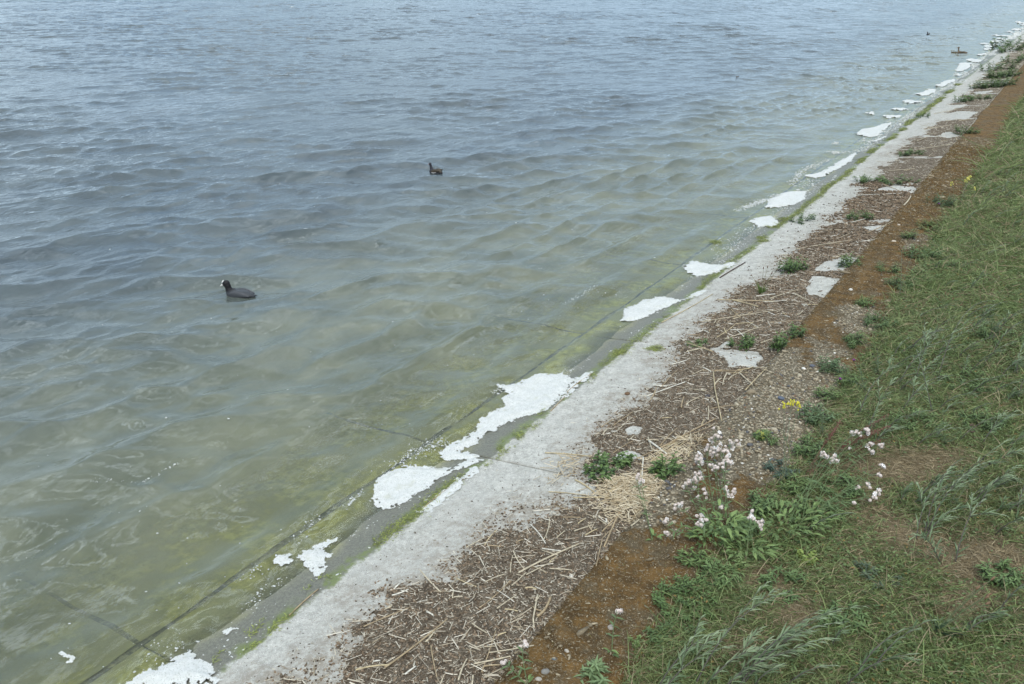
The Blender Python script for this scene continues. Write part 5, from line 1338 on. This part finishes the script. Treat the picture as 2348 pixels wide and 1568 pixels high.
def small(name, parent, V, F, c, mat=None):
    mb = MB(); mb.add(V, F, c); return link(name, mb.mesh(name, mat or HORN), parent)
def cone_bill(parent, base, tip, r, c, name='bill'):
    base, tip = np.array(base), np.array(tip); mb = MB()
    P = np.linspace(base, tip, 6); tube(mb, P, r * np.array([1, .92, .78, .58, .34, .08]), c, 8); return link(name, mb.mesh(name, HORN), parent)
def wing(parent, sy, L_, H_, y, x, z, c, pitch=-.12):
    V0, F0 = ico(3); V = V0 * [L_, .018, H_]; V[:, 2] -= .25 * H_ * (V[:, 0] / L_); V[:, 1] += 0
    tp = np.clip(-V[:, 0] / L_, 0, 1)[:, None]; V[:, 2:] *= (1 - .55 * tp); ca, sa = math.cos(pitch), math.sin(pitch)
    V = np.column_stack([V[:, 0] * ca + V[:, 2] * sa, V[:, 1], -V[:, 0] * sa + V[:, 2] * ca]) + [x, sy * y, z]
    return small('wing', parent, V, F0, c, FEATHER)
def tail(parent, x, z, L_, c, up=.35):
    mb = MB(); n = 7; a = np.linspace(-.35, .35, n)
    leaves(mb, np.tile([x, 0, z], (n, 1)), np.column_stack([-np.cos(a), np.sin(a), up + 0 * a]), (0, 0, 1), L_, .018, .1, c, 3, .1, .7, .6, .5)
    return link('tail', mb.mesh('tail', FEATHER), parent)
def eyes(parent, x, y, z, r=.0028, c=(.25, .02, .01)):
    V0, F0 = ico(1)
    for s in (-1, 1): small('eye', parent, V0 * r + [x, s * y, z], F0, c)
def bird_at(name, label, px, yaw_px, z=0.0, scale=1.0):
    """stands the bird on the water at px, facing the photo point yaw_px"""
    p = on_z(*px, WL); q = on_z(*yaw_px, WL); d = q - p
    zz = float(water_z(np.array([p[0]]), np.array([p[1]]))[0])
    e = empty(name, (p[0], p[1], zz + z), math.atan2(d[1], d[0])); e.scale = (scale,) * 3
    tag(e, label, name.replace('_', ' ')); return e

# coot: forward is +X
e = bird_at('coot', 'black coot with white bill and forehead swimming left', (548, 672), (500, 667), -.012, 1.0)
blk, sl = np.array([0.012, 0.011, 0.013]), np.array([0.060, 0.066, 0.075])
def ccol(V):
    h = smooth(.080, .125, V[:, 0] * .55 + V[:, 2])[:, None]; b = smooth(-.02, -.16, V[:, 0])[:, None]
    return (sl * (1 - h) + blk * h) * (1 - .25 * b)
blob([((0, 0, .022), (.130, .066, .052), .10), ((.06, 0, .032), (.078, .058, .052), 0), ((-.09, 0, .022), (.075, .048, .032), .15), ((-.135, 0, .022), (.045, .026, .018), .1), ((.108, 0, .066), (.036, .031, .048), .25), ((.118, 0, .105), (.034, .030, .038), .3), ((.132, 0, .128), (.041, .030, .034), .35), ((.150, 0, .122), (.022, .018, .018), .5)], .004, 7, 'body', FEATHER, ccol, e)
for s in (-1, 1): wing(e, s, .108, .034, .052, -.035, .042, (0.066, 0.070, 0.078))
cone_bill(e, (.158, 0, .118), (.206, 0, .092), .0125, (0.80, 0.76, 0.72))
V0, F0 = ico(2); small('frontal_shield', e, V0 * [.011, .0125, .022] @ np.array(Matrix.Rotation(.35, 3, 'Y')) + [.164, 0, .138], F0, (0.86, 0.86, 0.83))
tail(e, -.15, .026, .05, (0.010, 0.010, 0.012), .25); eyes(e, .148, .020, .132)

def moorhen(label, px, yaw, turn=0.0):
    e = bird_at('moorhen', label, px, yaw, -.010); e['group'] = 'moorhens on the water'
    slate, brn = np.array([0.030, 0.030, 0.038]), np.array([0.058, 0.046, 0.030])
    def mc(V):
        b = (smooth(.045, -.01, V[:, 0]) * smooth(.02, .05, V[:, 2]))[:, None]; return slate * (1 - b) + brn * b
    blob([((0, 0, .022), (.105, .055, .046), -.10), ((.05, 0, .028), (.062, .050, .046), 0), ((-.085, 0, .040), (.055, .036, .028), -.45), ((.078, 0, .068), (.027, .024, .050), .2), ((.090, 0, .112), (.022, .019, .036), .15), ((.100, 0, .142), (.026, .019, .021), .3)], .004, 6, 'body', FEATHER, mc, e)
    for s in (-1, 1):
        w = wing(e, s, .088, .028, .044, -.025, .050, (0.062, 0.048, 0.032), .12)
        mb = MB(); t = np.linspace(0, 1, 8); tube(mb, np.column_stack([.045 - .10 * t, s * (.054 + .003 * np.sin(t * 3)), .018 + .012 * t + .004 * np.sin(t * 9)]), .0042 * np.sin(np.pi * (t * .8 + .1)), (0.85, 0.85, 0.82), 6)
        link('flank_stripe', mb.mesh('flank_stripe', FEATHER), e)
    cone_bill(e, (.118, 0, .140), (.142, 0, .130), .0062, (0.50, 0.05, 0.03)); small('bill_tip', e, ico(1)[0] * [.005, .003, .003] + [.140, 0, .131], ico(1)[1], (0.75, 0.60, 0.10))
    tail(e, -.115, .062, .055, (0.016, 0.014, 0.014), .85)
    mb = MB(); leaves(mb, [[-.112, .012, .050], [-.112, -.012, .050]], [[-.8, .15, .7], [-.8, -.15, .7]], (0, 0, 1), .045, .014, .1, (0.8, 0.8, 0.78), 3); link('undertail', mb.mesh('undertail', FEATHER), e)
    eyes(e, .112, .015, .146)
    return e
moorhen('dark moorhen with a white flank stripe, right of the coot', (998, 394), (965, 389))
moorhen('distant moorhen dipping its bill, tail raised, left of the duck', (2127, 80), (2090, 84))

def duck(label, px, yaw, scale, chick=False):
    e = bird_at('duckling' if chick else 'duck', label, px, yaw, -.012 * scale, scale)
    d1, d2 = (np.array([0.075, 0.055, 0.035]), np.array([0.20, 0.155, 0.10])) if not chick else (np.array([0.035, 0.026, 0.016]), np.array([0.20, 0.15, 0.05]))
    def dc(V):
        n = (.5 + .5 * fbm(V[:, 0] * 60, V[:, 1] * 60 + V[:, 2] * 50, 9, 2))[:, None]; return d1 * (1 - n) + d2 * n
    blob([((0, 0, .030), (.185, .088, .070), .0), ((.09, 0, .040), (.100, .080, .070), 0), ((-.15, 0, .052), (.085, .048, .030), -.25), ((.140, 0, .100), (.034, .032, .070), .1), ((.148, 0, .165), (.026, .025, .060), .05), ((.158, 0, .225), (.040, .029, .034), .15)], .006, 6, 'body', FEATHER, dc, e)
    for s in (-1, 1): wing(e, s, .150, .045, .072, -.045, .060, (0.105, 0.078, 0.050), .03)
    mb = MB(); P = np.linspace((.190, 0, .220), (.245, 0, .206), 6); tube(mb, P, [.013, .011, .010, .010, .011, .006], (0.28, 0.17, 0.06), 8)
    o = link('bill', mb.mesh('bill', HORN), e); tail(e, -.205, .060, .06, (0.10, 0.08, 0.055), .15); eyes(e, .178, .024, .232, .004, (.01, .01, .01))
    return e
duck('brown duck with upright neck swimming beside the far foam', (2204, 122), (2165, 119), .95)
for i, (px, lab) in enumerate([((2184.5, 121), 'front duckling, farthest from the duck'), ((2189.5, 121.5), 'middle duckling of the three'), ((2194, 122.5), 'last duckling, close against the duck')]):
    d = duck(lab, px, (px[0] - 30, px[1] - 1), .36, True); d['group'] = 'ducklings beside the duck'
# floating twig
o = stalk((1687, 179), (1693, 178), .03, DARK); tag(o, 'dark scrap of driftwood floating far out', 'driftwood'); o.name = 'driftwood'
o = link('feather', (lambda mb: (leaves(mb, [[0, 0, 0]], [[1, .3, .02]], (0, 0, 1), .07, .022, .0, (1, 1, 1), 4), mb.mesh('feather', PETM))[1])(MB()), None, tuple(on_z(1915, 330, WL + .03)))
tag(o, 'single white feather floating near the far foam', 'feather')

# ================================================================== LABELS OF THE REPEATS
def project(p):
    d = np.asarray(p, float) - CAM; z = d @ _F
    return np.array([1173.5 + 1940 * (d @ _R) / z, 784 - 1940 * (d @ _U) / z])
MARKS = {'slab': [((1395,1085),'the widest green weed patch'), ((1525,1095),'the upright kerb nettle'), ((1470,1130),'the straw heap'), ((1600,793),'the low nettle tuft at the joint'), ((1700,820),'the nettle clump amid the joint'), ((1795,775),'the tall nettles by the kerb'),
   ((1745,665),'the plantain tuft'), ((1815,610),'the dense dark nettle clump'), ((1890,655),'the square white slab patch'), ((1945,605),'the nettles right of the white patch'), ((1843,505),'the sparse waterline weeds'), ((1968,503),'the nettles half way across'), ((2050,435),'the long white slab patch'), ((2088,356),'the round green clump'), ((2213,303),'the green clump at the far kerb'),
   ((954,1480),'the long tan stalk at the bottom'), ((1257,1286),'the thick diagonal stalk'), ((1228,1410),'the stalk with the elbow'), ((1387,1256),'the slender stalk on the moss'), ((1247,1398),'the broad flat split piece'), ((1323,1115),'the white concrete below the nettles'), ((1450,985),'the small bare white patch'), ((1575,1000),'the fan of stalks'), ((1643,910),'the long crooked stalk'), ((1730,872),'the stalk against the pebbly kerb'), ((1700,830),'the big white concrete patch'), ((1420,1195),'the very long bent stalk'), ((2206,234),'the far round weed clump'), ((2270,200),'the far nettle row'), ((1135,1370),'the thin stalk on open litter')],
 'lawn': [((1640,1050),'the dense campion flowers'), ((1888,1043),'the upper campion flowers'), ((2010,1075),'the far right campion bladders'), ((1930,962),'the red sorrel'), ((1957,827),'the purple knapweed'), ((2152,468),'the far purple flower'), ((1830,928),'the yellow toadflax'), ((2215,410),'the far yellow flowers'), ((2120,1060),'the bare straw patch'), ((2253,1052),'the black buds'), ((1565,1385),'the dense cinquefoil mat'), ((1852,1282),'the mallow leaves'), ((1790,1085),'the spiky rosette'), ((2145,1440),'the brown plantain heads'), ((2010,745),'the low green mound'), ((2110,590),'the bright green mound'), ((2020,1068),'the pinkish bladders'), ((2335,1080),'the right edge tussock'), ((1965,1560),'the bottom tussock'), ((1800,1430),'the silvery bottom clump'), ((2066,575),'the grey stems on the kerb'), ((2130,525),'the yellowing leaf tuft'), ((2150,740),'the thin brown heads')]}
DIRS = ['right of', 'to the upper right of', 'above', 'to the upper left of', 'left of', 'to the lower left of', 'below', 'to the lower right of']
used = set()
def single_out(o, noun, marks, size, tones):
    p = project(o.matrix_world.translation if o.type != 'EMPTY' else o.location)
    ms = sorted(marks, key=lambda m_: np.hypot(*(p - np.array(m_[0]))))
    for m_ in ms[:16]:
        d = p - np.array(m_[0]); k = DIRS[int(round(math.degrees(math.atan2(-d[1], d[0])) / 45)) % 8]; r = np.hypot(*d)
        if r < 14: k = 'right beside'
        near = 'just ' if 14 <= r < 45 else ''
        for t in tones:
            lab = f'{size} {t} {noun} {near}{k} {m_[1]}'.replace('  ', ' ')
            if lab not in used and len(lab.split()) <= 16:
                used.add(lab); o['label'] = lab; return
for o in list(COL.objects):
    g = o.get('group', '')
    o_ = o
    if g.startswith('loose reed') or g.startswith('small reed'):
        ln = max((Vector(o.data.vertices[-1].co) - Vector(o.data.vertices[-2].co)).length * o.scale[0], .001)
        c = o.data.color_attributes['Col'].data[0].color; lum = c[1]
        tone = 'whitish' if lum > .58 else 'pale' if lum > .42 else 'straw coloured' if lum > .35 else 'tan'
        o['group'] = 'dry reed stalks on the slabs'; o['category'] = 'reed stalk'
        bpy.context.view_layer.update() if not used else None
        o.matrix_world = Matrix.LocRotScale(o.location, o.rotation_euler, o.scale)
        single_out(o, 'reed stalk', MARKS['slab'], 'long' if ln > .16 else 'medium' if ln > .08 else 'short', [tone])
    elif g.startswith('many leafy'):
        st = [c for c in o.children if c.name.startswith('stem')][0]; h = max(v.co.z for v in st.data.vertices)
        single_out(o, 'leafy stem', MARKS['lawn'], 'tall' if h > .22 else 'mid height' if h > .13 else 'low', ['grey green leaning', 'narrow leaved grey green', 'windblown narrow leaved'])
        o['group'] = SG
